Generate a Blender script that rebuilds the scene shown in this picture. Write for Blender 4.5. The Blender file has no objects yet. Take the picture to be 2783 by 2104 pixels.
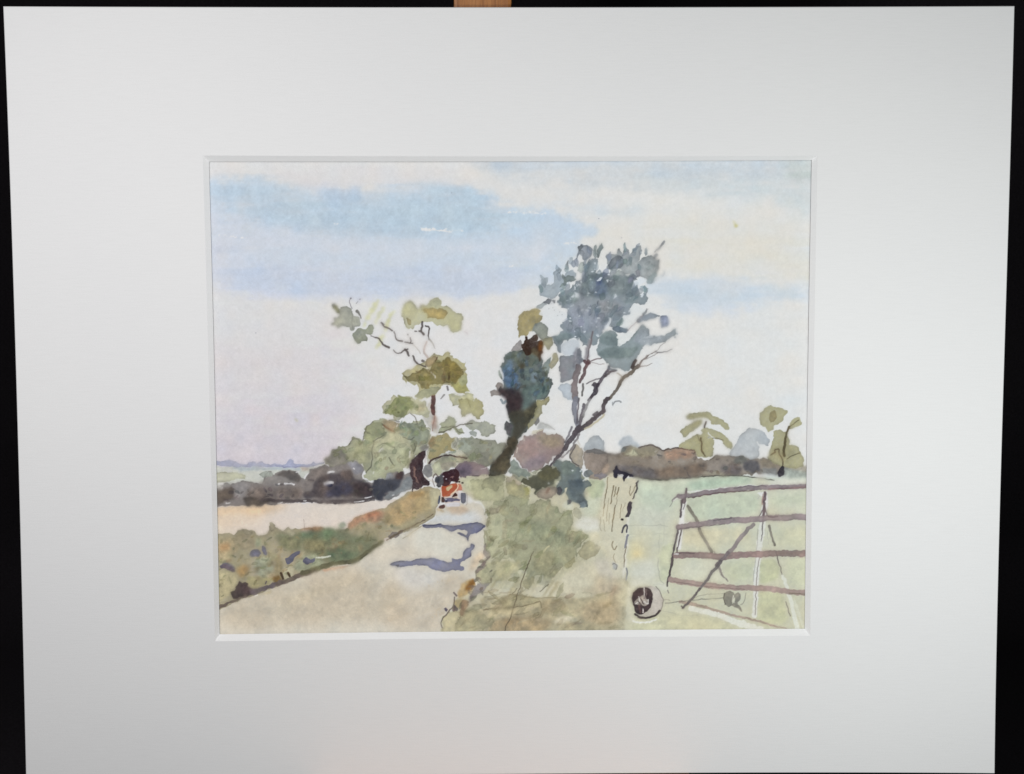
import numpy as np, math

# ============================================================================
#  The watercolour: a small numpy painter.  It lays pigment washes and strokes
#  on a sheet and keeps, for every cell of the sheet, which painted motif the
#  cell belongs to.  Units are "sheet units" (about 0.19 mm each).
# ============================================================================
S = 0.66                                  # cells per sheet unit
X0, Y0, X1, Y1 = 548, 418, 2226, 1746     # extent of the paper in sheet units
CW, CH = int((X1 - X0) * S), int((Y1 - Y0) * S)
rng = np.random.default_rng(11)


def vnoise(h, w, cell, octaves=1, seed=0):
    r = np.random.default_rng(seed)
    out = np.zeros((h, w), np.float32)
    amp, tot = 1.0, 0.0
    for o in range(octaves):
        gh, gw = int(h / cell) + 3, int(w / cell) + 3
        g = r.standard_normal((gh, gw)).astype(np.float32)
        y = np.arange(h) / cell
        x = np.arange(w) / cell
        yi, xi = y.astype(int), x.astype(int)
        fy, fx = y - yi, x - xi
        fy = (fy * fy * (3 - 2 * fy))[:, None].astype(np.float32)
        fx = (fx * fx * (3 - 2 * fx))[None, :].astype(np.float32)
        a = g[yi][:, xi] * (1 - fx) + g[yi][:, xi + 1] * fx
        b = g[yi + 1][:, xi] * (1 - fx) + g[yi + 1][:, xi + 1] * fx
        out += amp * (a * (1 - fy) + b * fy)
        tot += amp * amp
        amp *= 0.6
        cell = max(cell / 2, 1.0)
    return out / math.sqrt(tot)


def box1(a, r, axis):
    if r < 1:
        return a
    n = a.shape[axis]
    pad = [(0, 0), (0, 0)]
    pad[axis] = (r + 1, r)
    c = np.cumsum(np.pad(a, pad, mode='edge'), axis=axis, dtype=np.float64)
    if axis == 0:
        return ((c[2 * r + 1:] - c[:-2 * r - 1]) / (2 * r + 1)).astype(np.float32)
    return ((c[:, 2 * r + 1:] - c[:, :-2 * r - 1]) / (2 * r + 1)).astype(np.float32)


def blur(a, rad):
    r = int(round(rad))
    if r < 1:
        return a
    for _ in range(3):
        a = box1(box1(a, r, 0), r, 1)
    return a


N_BIG = vnoise(CH, CW, 70, 3, 1)
N_MID = vnoise(CH, CW, 20, 3, 2)
N_SM = vnoise(CH, CW, 6, 2, 3)
GRAIN = vnoise(CH, CW, 2.2, 2, 4)
DISP_X = vnoise(CH, CW, 7, 3, 5)
DISP_Y = vnoise(CH, CW, 7, 3, 6)
N_HUE = vnoise(CH, CW, 34, 2, 7)
_st = vnoise(CH, CW // 7 + 2, 13, 3, 8)          # long horizontal brush streaks
_ix = np.arange(CW) / 7.0
_i0 = _ix.astype(int)
_f = (_ix - _i0).astype(np.float32)
STREAK = _st[:, _i0] * (1 - _f) + _st[:, _i0 + 1] * _f
DISP2_X = vnoise(CH, CW, 3.2, 1, 9)
DISP2_Y = vnoise(CH, CW, 3.2, 1, 10)

canvas = np.empty((CH, CW, 3), np.float32)
canvas[:] = (213, 213, 213)
motif = np.zeros((CH, CW), np.int16)
motif_names = ['painted_sky']


def part(name, parent=None):
    """register a painted motif and return its id"""
    motif_names.append((name, parent))
    return len(motif_names) - 1


def frame(ox, oy, k):
    def f(*p):
        a = np.array(p, np.float64).reshape(-1, 2)
        return [(ox + x / k, oy + y / k) for x, y in a]
    return f


Z = frame(0, 0, 0.79483)
A = frame(560, 420, 2.53333)
B = frame(1380, 420, 2.53333)
Cf = frame(560, 1080, 2.53333)
D = frame(1380, 1080, 2.53333)
E = frame(1300, 640, 3.6667)
F = frame(1300, 1040, 3.6667)
G = frame(860, 780, 3.6667)
H = frame(860, 1080, 3.6667)
K = frame(1160, 1260, 11.944)
L = frame(580, 1220, 3.6667)
M = frame(1640, 1080, 3.6667)
N = frame(1640, 1280, 3.6667)
P = frame(1160, 1280, 3.6667)


def dens(pts, closed=True, smooth=1, jit=0.0, step=3.0):
    p = np.array(pts, np.float64)
    for _ in range(smooth):
        if closed:
            q = np.roll(p, -1, 0)
            p = np.stack([p * .84 + q * .16, p * .16 + q * .84], 1).reshape(-1, 2)
        else:
            a, b = p[:-1], p[1:]
            m = np.stack([a * .8 + b * .2, a * .2 + b * .8], 1).reshape(-1, 2)
            p = np.vstack([p[:1], m, p[-1:]])
    q = np.roll(p, -1, 0) if closed else p[1:]
    a = p if closed else p[:-1]
    out = []
    for u, v in zip(a, q):
        n = max(1, int(np.hypot(*(v - u)) / step))
        t = np.arange(n)[:, None] / n
        out.append(u + (v - u) * t)
    if not closed:
        out.append(p[-1:])
    p = np.vstack(out)
    c = (p - (X0, Y0)) * S
    if jit:
        xi = np.clip(c[:, 0].astype(int), 0, CW - 1)
        yi = np.clip(c[:, 1].astype(int), 0, CH - 1)
        k = jit * S
        c = c + np.stack([(1.2 * DISP_X[yi, xi] + .16 * DISP2_X[yi, xi]), (1.2 * DISP_Y[yi, xi] + .16 * DISP2_Y[yi, xi])], 1) * k
    return c


def raster(polys, pad=6):
    """even-odd anti-aliased mask of closed outlines given in cells"""
    allp = np.vstack(polys)
    x0 = max(0, int(allp[:, 0].min()) - pad); x1 = min(CW, int(allp[:, 0].max()) + pad + 2)
    y0 = max(0, int(allp[:, 1].min()) - pad); y1 = min(CH, int(allp[:, 1].max()) + pad + 2)
    if x1 <= x0 or y1 <= y0:
        return None, None
    ss = 3
    w, h = (x1 - x0) * ss, (y1 - y0) * ss
    d = np.zeros((h, w + 1), np.int32)
    for c in polys:
        p = (c - (x0, y0)) * ss
        q = np.roll(p, -1, 0)
        ya, yb = p[:, 1], q[:, 1]
        for (xa, va), (xb, vb) in zip(p, q):
            if va == vb:
                continue
            lo, hi = (va, vb) if va < vb else (vb, va)
            r0, r1 = max(0, math.ceil(lo - .5)), min(h, math.ceil(hi - .5))
            if r1 <= r0:
                continue
            rows = np.arange(r0, r1)
            xs = xa + (rows + .5 - va) * (xb - xa) / (vb - va)
            xi = np.clip(np.ceil(xs - .5).astype(int), 0, w)
            np.add.at(d, (rows, xi), 1)
    m = (np.cumsum(d, 1)[:, :w] & 1).astype(np.float32)
    m = m.reshape(y1 - y0, ss, x1 - x0, ss).mean((1, 3))
    return m, (slice(y0, y1), slice(x0, x1))


def lay(m, sl, col, a, edge, er, mot, grain, col2, grad, hue, pid, dry, streak=0):
    n = a * m
    if mot:
        n = n * (1 + mot * (.6 * N_MID[sl] + .4 * N_BIG[sl]))
    if streak:
        n = n * (1 + streak * STREAK[sl])
    if grain:
        n = n * (1 + grain * GRAIN[sl])
    if dry:
        n = n * np.clip((N_SM[sl] * .5 + GRAIN[sl] - dry) * 3 + .5, 0, 1)
    n = np.clip(n, 0, 1)[..., None]
    c = np.array(col, np.float32)
    if col2 is not None:
        c2 = np.array(col2, np.float32)
        if grad is not None:
            (gx0, gy0), (gx1, gy1) = grad
            yy, xx = np.mgrid[sl]
            xx = xx / S + X0
            yy = yy / S + Y0
            dx, dy = gx1 - gx0, gy1 - gy0
            t = ((xx - gx0) * dx + (yy - gy0) * dy) / (dx * dx + dy * dy)
            t = t + .12 * N_MID[sl] + .06 * N_HUE[sl]
        else:
            t = .5 + hue * (.7 * N_HUE[sl] + .3 * N_MID[sl])
        t = np.clip(t, 0, 1)[..., None]
        c = c * (1 - t) + c2 * t
    v = canvas[sl]
    v = v * (1 - n) + c * n
    if mot and col2 is None:
        # pigment drifts: a little lighter and warmer here, darker there
        k = (.5 * N_MID[sl] + .35 * N_HUE[sl] + .3 * N_SM[sl])[..., None] * min(.5, mot * 1.5) * max(0., 1 - sum(col) / 3 / 205) ** .8
        v = v * (1 + k * n * np.array((1.0, .92, .75), np.float32))
    if edge:
        e = np.clip(m - blur(m, er), 0, 1) * m
        e = e * np.clip(.62 + .55 * N_HUE[sl] + .35 * N_SM[sl], .1, 1.5)
        v = v * (1 - np.clip(edge * e * 1.6, 0, .7))[..., None]
    canvas[sl] = v
    if pid is not None:
        motif[sl][m > .5] = pid


def wash(pts, col, a=.92, pid=None, edge=.3, er=2, soft=0, jit=1.6, mot=.16, grain=.08,
         col2=None, grad=None, hue=.5, smooth=1, holes=(), dry=0, streak=0, bleed=0):
    polys = [dens(pts, True, smooth, jit)] + [dens(h, True, smooth, jit) for h in holes]
    m, sl = raster(polys, pad=int(6 + soft * S * 3.2))
    if m is None:
        return
    if soft:
        m = blur(m, soft * S)
    if bleed:
        m = np.clip(m + bleed * 4 * m * (1 - m) * (.5 * N_MID[sl] + .5 * STREAK[sl]), 0, 1)
    lay(m, sl, col, a, edge, er, mot, grain, col2, grad, hue, pid, dry, streak)


def line(pts, w, col, a=.9, pid=None, w2=None, rough=.25, dry=0, smooth=1, jit=.8, soft=0, edge=0, grain=.08):
    c = dens(pts, False, smooth, jit)
    if w2 is None:
        w2 = w
    n = len(c)
    rad = np.linspace(w, w2, n) * .5 * S
    mr = rad.max() + 3 + soft * 3
    x0 = max(0, int(c[:, 0].min() - mr)); x1 = min(CW, int(c[:, 0].max() + mr) + 2)
    y0 = max(0, int(c[:, 1].min() - mr)); y1 = min(CH, int(c[:, 1].max() + mr) + 2)
    if x1 <= x0 or y1 <= y0:
        return
    yy, xx = np.mgrid[y0:y1, x0:x1].astype(np.float32)
    best = np.full(yy.shape, -1e9, np.float32)
    for i in range(n - 1):
        (ax, ay), (bx, by) = c[i], c[i + 1]
        dx, dy = bx - ax, by - ay
        l2 = dx * dx + dy * dy + 1e-9
        t = np.clip(((xx - ax) * dx + (yy - ay) * dy) / l2, 0, 1)
        d = np.hypot(xx - ax - t * dx, yy - ay - t * dy)
        best = np.maximum(best, rad[i] + (rad[i + 1] - rad[i]) * t - d)
    sl = (slice(y0, y1), slice(x0, x1))
    best = best + rough * rad.max() * .38 * N_SM[sl]
    m = np.clip(best + .5, 0, 1)
    if soft:
        m = blur(m, soft * S)
    lay(m, sl, col, a, edge, 2, .1, grain, None, None, 0, pid, dry)


def dots(pts, r, col, a=.9, pid=None):
    for (x, y) in pts:
        line([(x - .3 * r, y), (x + .3 * r, y + .2 * r)], 2 * r, col, a, pid, rough=.4)


def blob(cx, cy, rx, ry, n=14, rough=.18, seed=0, rot=0.0):
    r = np.random.default_rng(seed)
    t = np.linspace(0, 2 * np.pi, n, endpoint=False)
    k = 1 + rough * r.standard_normal(n)
    x, y = rx * k * np.cos(t), ry * k * np.sin(t)
    c, s = math.cos(rot), math.sin(rot)
    return [(cx + a * c - b * s, cy + a * s + b * c) for a, b in zip(x, y)]


def dabs(region, n, cols, ln, wd, ang, spread, a, pid, seed, edge=.25, only=None, centre=None):
    """short loaded-brush touches scattered over a region; ang in radians or fanned from a centre"""
    r = np.random.default_rng(seed)
    p = np.array(region)
    m, sl = raster([(p - (X0, Y0)) * S])
    ys, xs = np.nonzero(m > .5)
    for k in range(n):
        i = r.integers(len(ys))
        cy_, cx_ = ys[i] + sl[0].start, xs[i] + sl[1].start
        if only is not None and motif[cy_, cx_] != only:
            continue
        x, y = cx_ / S + X0, cy_ / S + Y0
        th = ang if centre is None else math.atan2(y - centre[1], x - centre[0])
        th += spread * r.standard_normal()
        l, w = r.uniform(*ln) * .5, r.uniform(*wd) * .5
        pts = []
        for u, q in ((-1, 0), (-.6, .8), (0, 1), (.6, .75), (1, .1), (.6, -.75), (0, -1), (-.6, -.8)):
            pts.append((x + l * u * math.cos(th) - w * q * math.sin(th), y + l * u * math.sin(th) + w * q * math.cos(th)))
        c = np.array(cols[r.integers(len(cols))]) + r.normal(0, 4, 3)
        wash(pts, tuple(c), r.uniform(*a), pid, edge=edge, er=1, jit=1.2, soft=r.choice([0, 0, .7]), mot=.08)


def specks(region, n, col, rad, pid, seed, only=None):
    """flecks of bare paper the brush skipped"""
    r = np.random.default_rng(seed)
    p = np.array(region)
    m, sl = raster([(p - (X0, Y0)) * S])
    ys, xs = np.nonzero(m > .5)
    for k in range(n):
        i = r.integers(len(ys))
        cy_, cx_ = ys[i] + sl[0].start, xs[i] + sl[1].start
        if only is not None and motif[cy_, cx_] != only:
            continue
        q = r.uniform(*rad)
        wash(blob(cx_ / S + X0, cy_ / S + Y0, q * r.uniform(.8, 2.2), q, 9, .3, k, r.uniform(-.6, .6)), col, r.uniform(.5, .95), None, edge=0, jit=1)

# ---------------------------------------------------------------- sky washes
def sky():
    w = lambda f, col, soft, a=.9, **k: wash(f, col, a, None, edge=0, soft=soft * 1.35, jit=7, mot=.12, grain=.035, streak=.19, bleed=.4, **k)
    # warm white paper to the right, pinkish grey at the lower left
    w(Z(1300, 330, 1790, 330, 1790, 1060, 1200, 1060, 1150, 700), (219, 219, 219), 60)
    w(Z(1230, 470, 1420, 440, 1600, 445, 1770, 470, 1770, 600, 1560, 600, 1400, 590, 1280, 560), (216, 214, 209), 22, .85)
    w(Z(1420, 520, 1770, 540, 1770, 610, 1600, 596, 1450, 580), (216, 213, 203), 18, .5)
    w(Z(330, 690, 620, 700, 760, 720, 800, 860, 780, 1110, 330, 1110), (209, 205, 208), 48, .9)
    w(Z(330, 880, 640, 890, 740, 880, 760, 1110, 330, 1110), (206, 200, 206), 34, .9)
    w(Z(430, 925, 700, 940, 760, 1010, 430, 1010), (201, 195, 204), 14, .6)
    w(Z(850, 650, 1160, 640, 1180, 1000, 800, 1000), (216, 215, 216), 34, .8)
    w(Z(455, 640, 700, 660, 690, 740, 455, 740), (211, 211, 213), 18, .6)
    # grey blue along the top right
    w(Z(1010, 340, 1770, 335, 1770, 405, 1640, 400, 1500, 395, 1380, 405, 1200, 395, 1050, 372), (197, 203, 209), 11, .85)
    w(Z(1330, 372, 1560, 385, 1770, 385, 1770, 450, 1680, 440, 1560, 425, 1440, 410), (201, 207, 211), 10, .8)
    w(Z(1560, 395, 1690, 410, 1770, 420, 1770, 470, 1660, 450), (198, 207, 210), 9, .6)
    w(Z(1680, 335, 1770, 335, 1770, 385, 1700, 380), (186, 197, 196), 9, .75)
    w(Z(1000, 345, 1260, 345, 1250, 358, 1040, 357), (190, 198, 208), 4, .5)
    # the main blue wash with its drying edge below
    main = Z(440, 395, 500, 382, 560, 385, 630, 405, 700, 412, 790, 400, 880, 392, 980, 396, 1050, 425,
             1120, 452, 1240, 468, 1300, 490, 1260, 530, 1230, 560, 1215, 590, 1190, 612, 1150, 622, 1080, 632,
             1000, 640, 930, 640, 850, 645, 770, 652, 742, 645, 715, 655, 680, 658, 645, 657, 610, 645, 560, 638, 520, 632, 440, 615)
    wash(main, (192, 205, 219), .92, None, edge=.02, soft=7, jit=6, mot=.10, grain=.08, streak=.12, bleed=.5, col2=(203, 207, 220),
         grad=(Z(700, 420)[0], Z(640, 650)[0]))
    w(Z(440, 360, 700, 365, 900, 362, 1030, 380, 1040, 410, 880, 388, 760, 396, 690, 405, 600, 392, 540, 372, 440, 388), (212, 210, 211), 8, .9)
    w(Z(640, 395, 760, 405, 800, 400, 700, 428), (208, 207, 213), 8, .8)
    w(Z(455, 400, 560, 392, 680, 440, 860, 425, 960, 400, 1060, 430, 1080, 490, 1000, 515, 860, 505, 700, 512, 560, 470, 455, 440), (178, 197, 214), 13, .8)
    w(Z(690, 418, 770, 408, 800, 425, 720, 450), (172, 190, 212), 6, .7)
    w(Z(840, 430, 980, 412, 1055, 440, 1060, 490, 980, 500, 860, 488), (180, 199, 214), 10, .6)
    w(Z(540, 452, 660, 455, 820, 480, 800, 500, 640, 492, 540, 470), (178, 196, 213), 8, .6)
    w(Z(450, 510, 620, 498, 780, 520, 960, 540, 1000, 565, 780, 570, 560, 560, 450, 545), (203, 208, 218), 12, .6)
    w(Z(455, 525, 520, 520, 520, 545, 455, 550), (188, 196, 214), 6, .5)
    w(Z(450, 580, 600, 572, 800, 585, 1000, 560, 1120, 575, 1140, 610, 1000, 632, 840, 638, 700, 640, 600, 628, 450, 608), (190, 200, 217), 9, .7)
    w(Z(900, 520, 1080, 505, 1200, 530, 1190, 570, 1080, 560, 960, 560), (195, 206, 220), 9, .6)
    w(Z(960, 530, 1080, 525, 1090, 545, 980, 550), (209, 211, 219), 6, .6)
    w(Z(1080, 490, 1200, 470, 1260, 490, 1230, 520, 1120, 520), (189, 204, 221), 8, .6)
    w(Z(1080, 450, 1200, 455, 1180, 470, 1090, 470), (186, 204, 222), 4, .5)
    w(Z(1060, 545, 1180, 520, 1200, 545, 1120, 560), (211, 212, 218), 8, .5)
    # right hand blue stroke
    w(Z(1395, 612, 1440, 598, 1510, 594, 1610, 602, 1690, 612, 1750, 625, 1750, 655, 1690, 648, 1610, 660, 1560, 676, 1470, 672, 1410, 645), (201, 210, 221), 7, .9)
    w(Z(1395, 615, 1450, 612, 1520, 628, 1620, 630, 1700, 625, 1640, 650, 1560, 668, 1480, 664, 1420, 640), (193, 206, 219), 6, .7)
    w(Z(1640, 605, 1700, 615, 1735, 640, 1690, 648), (193, 207, 217), 4, .5)
    w(Z(1480, 650, 1600, 655, 1650, 672, 1540, 684, 1470, 676), (206, 213, 225), 5, .6)
    w(Z(470, 430, 700, 415, 1000, 430, 1180, 470, 1100, 500, 820, 490, 600, 470), (182, 201, 216), 10, .45)
    w(Z(455, 545, 640, 535, 900, 545, 1120, 540, 1160, 566, 900, 572, 600, 570), (193, 205, 219), 8, .5)
    w(Z(1180, 430, 1320, 440, 1420, 452, 1380, 470, 1240, 462), (196, 206, 216), 8, .5)
    # fresh blue drawn along the top and the upper left
    w(Z(455, 398, 520, 384, 600, 392, 640, 420, 560, 440, 455, 430), (186, 203, 218), 9, .6)
    w(Z(1040, 340, 1300, 342, 1500, 350, 1740, 345, 1740, 362, 1400, 368, 1100, 362), (188, 199, 210), 6, .55)
    w(Z(1240, 355, 1420, 360, 1600, 372, 1700, 380, 1500, 384, 1300, 374), (192, 201, 210), 6, .5)
    # dry-brush sparkles
    for p in [A(1470, 508, 1560, 512, 1600, 525, 1660, 512, 1700, 525, 1770, 520), B(0, 400, 90, 398, 180, 402, 260, 408),
              A(90, 555, 180, 562, 290, 575), A(880, 470, 905, 468), B(390, 610, 450, 605, 470, 615), B(1, 770, 60, 760)]:
        line(p, 4, (220, 219, 219), .8, None, rough=1.2, dry=.1)
    line(A(1480, 515, 1590, 521, 1690, 530), 3.5, (221, 219, 219), .8, rough=1.3)
    w(B(170, 745, 260, 750, 330, 800, 240, 775), (214, 213, 216), 3, .6)
    # foxing spots
    for (q, r, c, a) in [(B(1570, 490), 4.0, (190, 182, 96), .8), (B(1562, 478), 8, (204, 196, 130), .3), (Cf(625, 160), 5, (180, 175, 120), .45)]:
        wash(blob(q[0][0], q[0][1], r, r * 1.1, seed=3), c, a, None, edge=0, soft=2.0)
    dots(B(625, 437) + B(778, 572) + B(1572, 908) + A(1687, 265) + A(340, 1228), 1.3, (130, 135, 148), .6)


# ------------------------------------------------------------- far left land
def far_land():
    pid = part('painted_hill')
    wash(L(-40, 160, 200, 178, 460, 182, 860, 185, 1050, 165, 1120, 150, 1120, 330, 900, 340, 500, 340, -40, 380), (194, 196, 187), .95, pid, edge=.05, jit=2)
    wash(L(180, 182, 450, 186, 860, 188, 870, 214, 760, 205, 700, 212, 500, 214, 360, 222, 205, 214), (171, 182, 190), .85, pid, edge=.2, jit=1.5, soft=1)
    wash(L(-40, 242, 150, 235, 250, 242, 325, 262, 310, 292, 230, 306, 150, 332, -40, 348), (187, 187, 156), .9, pid, edge=.3, col2=(195, 195, 172))
    wash(L(-40, 132, 110, 122, 170, 112, 230, 125, 268, 152, 330, 150, 350, 136, 400, 120, 432, 140, 470, 121, 500, 146, 580, 155,
           610, 140, 640, 157, 728, 150, 738, 126, 770, 97, 800, 122, 800, 147, 880, 158, 980, 152, 1000, 122, 1015, 152, 1110, 138,
           1100, 155, 1040, 164, 900, 178, 700, 185, 450, 178, 300, 180, 230, 187, 100, 168, -40, 158),
         (152, 156, 181), .92, pid, edge=.22, er=1, jit=1, col2=(165, 168, 188))
    line(L(620, 165, 720, 178, 900, 176, 1000, 168), 3, (120, 122, 150), .6, pid)
    wash(L(860, 185, 940, 178, 950, 205, 880, 220), (176, 160, 148), .8, pid, edge=.1, soft=1)


def stubble():
    pid = part('painted_stubble_field')
    wash(L(-40, 595, 300, 562, 700, 548, 1050, 538, 1280, 545, 1640, 518, 1860, 498, 1720, 600, 1620, 640, 1500, 680, 1380, 760,
           1330, 830, 1200, 840, 900, 850, 600, 860, 300, 880, -40, 900), (214, 198, 178), .95, pid, edge=.08, jit=1.5,
         col2=(214, 203, 193), grad=(L(200, 560)[0], L(500, 860)[0]))
    wash(L(-60, 600, 300, 572, 600, 560, 760, 556, 620, 620, 400, 660, 200, 640, -60, 690), (214, 182, 144), .75, pid, edge=0, soft=7)
    wash(L(-60, 700, 300, 690, 500, 700, 420, 740, -60, 800), (215, 192, 166), .5, pid, edge=0, soft=8)
    wash(L(900, 600, 1400, 560, 1500, 600, 1300, 700, 950, 690), (213, 203, 192), .5, pid, edge=0, soft=8)


def far_hedge():
    pid = part('painted_far_hedge')
    base = L(-40, 440, 60, 380, 110, 345, 170, 352, 235, 340, 290, 310, 340, 322, 400, 338, 450, 350, 498, 340, 500, 262, 560, 215,
             610, 262, 640, 235, 720, 208, 800, 222, 850, 246, 880, 288, 908, 296, 930, 242, 980, 205, 1080, 172, 1150, 168,
             1280, 152, 1340, 118, 1410, 112, 1460, 152, 1512, 200, 1490, 245, 1485, 290, 1530, 335, 1590, 340, 1600, 285, 1650, 302,
             1700, 298, 1780, 232, 1830, 205, 1880, 202, 1895, 262, 1930, 240, 1975, 225, 1990, 380, 1960, 412, 1900, 432, 1850, 468,
             1760, 505, 1640, 524, 1600, 500, 1500, 518, 1280, 545, 1050, 535, 900, 532, 700, 545, 450, 568, 320, 562, -40, 582)
    wash(base, (136, 130, 127), .95, pid, edge=.35, mot=.1, col2=(122, 115, 113))
    wash(L(440, 250, 520, 222, 600, 235, 590, 270, 500, 290), (164, 170, 160), .8, pid, edge=.3)
    wash(L(500, 300, 620, 268, 640, 300, 560, 330, 500, 360, 440, 350), (148, 142, 138), .6, pid, edge=.1, soft=1.5)
    wash(L(190, 350, 290, 318, 370, 345, 330, 420, 300, 480, 220, 480, 200, 430), (156, 151, 150), .7, pid, edge=.15, soft=1)
    wash(L(40, 350, 110, 340, 200, 350, 100, 380, 40, 440), (164, 162, 158), .8, pid, edge=.1, soft=1)
    wash(L(-40, 455, 110, 395, 190, 375, 202, 430, 190, 490, 120, 535, -40, 572), (84, 76, 72), .9, pid, edge=.25, soft=.8, col2=(105, 94, 84))
    wash(L(620, 268, 660, 232, 730, 215, 800, 228, 850, 255, 880, 300, 860, 340, 780, 330, 720, 280), (95, 88, 84), .75, pid, edge=.35, soft=1)
    wash(L(930, 250, 990, 212, 1080, 180, 1150, 190, 1120, 250, 1040, 300, 990, 340, 920, 320), (128, 118, 114), .7, pid, edge=.2, soft=1)
    wash(L(1000, 330, 1060, 280, 1140, 250, 1240, 262, 1290, 230, 1370, 215, 1400, 300, 1480, 315, 1560, 350, 1600, 380, 1590, 480,
           1480, 480, 1300, 478, 1100, 490, 900, 500, 880, 440, 980, 420), (72, 70, 80), .9, pid, edge=.1, soft=2.2, mot=.2, col2=(90, 80, 78))
    wash(L(1260, 230, 1360, 205, 1400, 250, 1380, 300, 1290, 300), (98, 86, 82), .7, pid, edge=.2, soft=1.5)
    wash(L(1320, 130, 1400, 118, 1460, 160, 1500, 205, 1490, 240, 1440, 260, 1400, 250, 1380, 190), (152, 152, 162), .85, pid, edge=.2, soft=1)
    wash(L(1090, 480, 1250, 330, 1380, 330, 1400, 430, 1250, 480), (64, 65, 85), .7, pid, edge=0, soft=3)
    wash(L(1400, 330, 1540, 350, 1600, 400, 1590, 470, 1400, 470), (70, 58, 60), .75, pid, edge=0, soft=2.5)
    wash(L(1600, 292, 1650, 305, 1720, 298, 1805, 300, 1815, 262, 1850, 215, 1890, 240, 1892, 300, 1860, 350, 1840, 400, 1760, 430,
           1690, 475, 1700, 505, 1640, 526, 1605, 480, 1580, 400), (60, 62, 72), .93, pid, edge=.2, soft=.8, col2=(85, 88, 98))
    wash(L(1808, 262, 1850, 210, 1892, 245, 1885, 310, 1830, 320), (86, 66, 64), .8, pid, edge=.2, soft=1)
    wash(L(1700, 260, 1780, 238, 1800, 290, 1700, 295), (140, 143, 150), .85, pid, edge=.25)
    wash(L(1840, 400, 1900, 310, 1975, 260, 1985, 380, 1950, 410, 1880, 440, 1780, 490, 1700, 500, 1720, 450), (128, 135, 140), .8, pid, edge=.2, soft=1.2)
    wash(L(350, 400, 600, 380, 880, 400, 880, 500, 700, 520, 420, 540, 300, 520), (112, 100, 94), .6, pid, edge=0, soft=4)
    wash(L(640, 380, 860, 360, 860, 480, 660, 490), (130, 116, 106), .5, pid, edge=0, soft=4)
    wash(L(290, 480, 400, 470, 480, 500, 620, 505, 700, 520, 560, 535, 450, 568, 320, 565), (86, 78, 72), .8, pid, edge=.3, soft=.8)
    line(L(470, 505, 700, 520, 960, 515, 1050, 525, 1300, 520, 1600, 490), 8, (78, 70, 72), .75, pid, rough=.8)
    line(L(1040, 530, 1200, 545, 1400, 535, 1600, 512), 3.5, (80, 72, 72), .8, pid, rough=.6)
    dabs(L(60, 400, 500, 380, 1000, 300, 1500, 320, 1900, 330, 1800, 460, 1000, 500, 100, 540), 60, [(84, 78, 80), (110, 102, 100), (70, 68, 78), (134, 126, 122)], (8, 20), (4, 9), -.2, .5, (.25, .55), pid, 22, edge=.2, only=pid)
    for p, w_ in [(L(705, 345, 750, 340, 800, 352), 5), (L(1105, 345, 1150, 330, 1185, 335), 7), (L(1142, 230, 1195, 232), 5),
                  (L(645, 350, 655, 346), 4), (L(50, 350, 90, 346), 5), (L(1010, 175, 1070, 165), 4.5), (L(120, 545, 160, 540), 3),
                  (L(1400, 525, 1500, 515), 2.5), (L(1510, 480, 1570, 474), 2.5), (L(1780, 458, 1792, 456), 3), (L(640, 545, 690, 530), 3),
                  (L(900, 515, 920, 515), 3.5), (L(1395, 190, 1405, 200), 3.5), (L(75, 395, 85, 385), 4), (L(820, 235, 850, 225), 3.5), (L(905, 290, 930, 240), 4)]:
        line(p, w_, (213, 211, 212), .9, pid, rough=.6)
    wash(L(1115, 355, 1190, 345, 1185, 370, 1140, 380), (38, 40, 62), .9, pid, edge=.1)
    line(L(340, 450, 380, 420, 350, 460), 4, (92, 82, 76), .6, pid)


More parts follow.
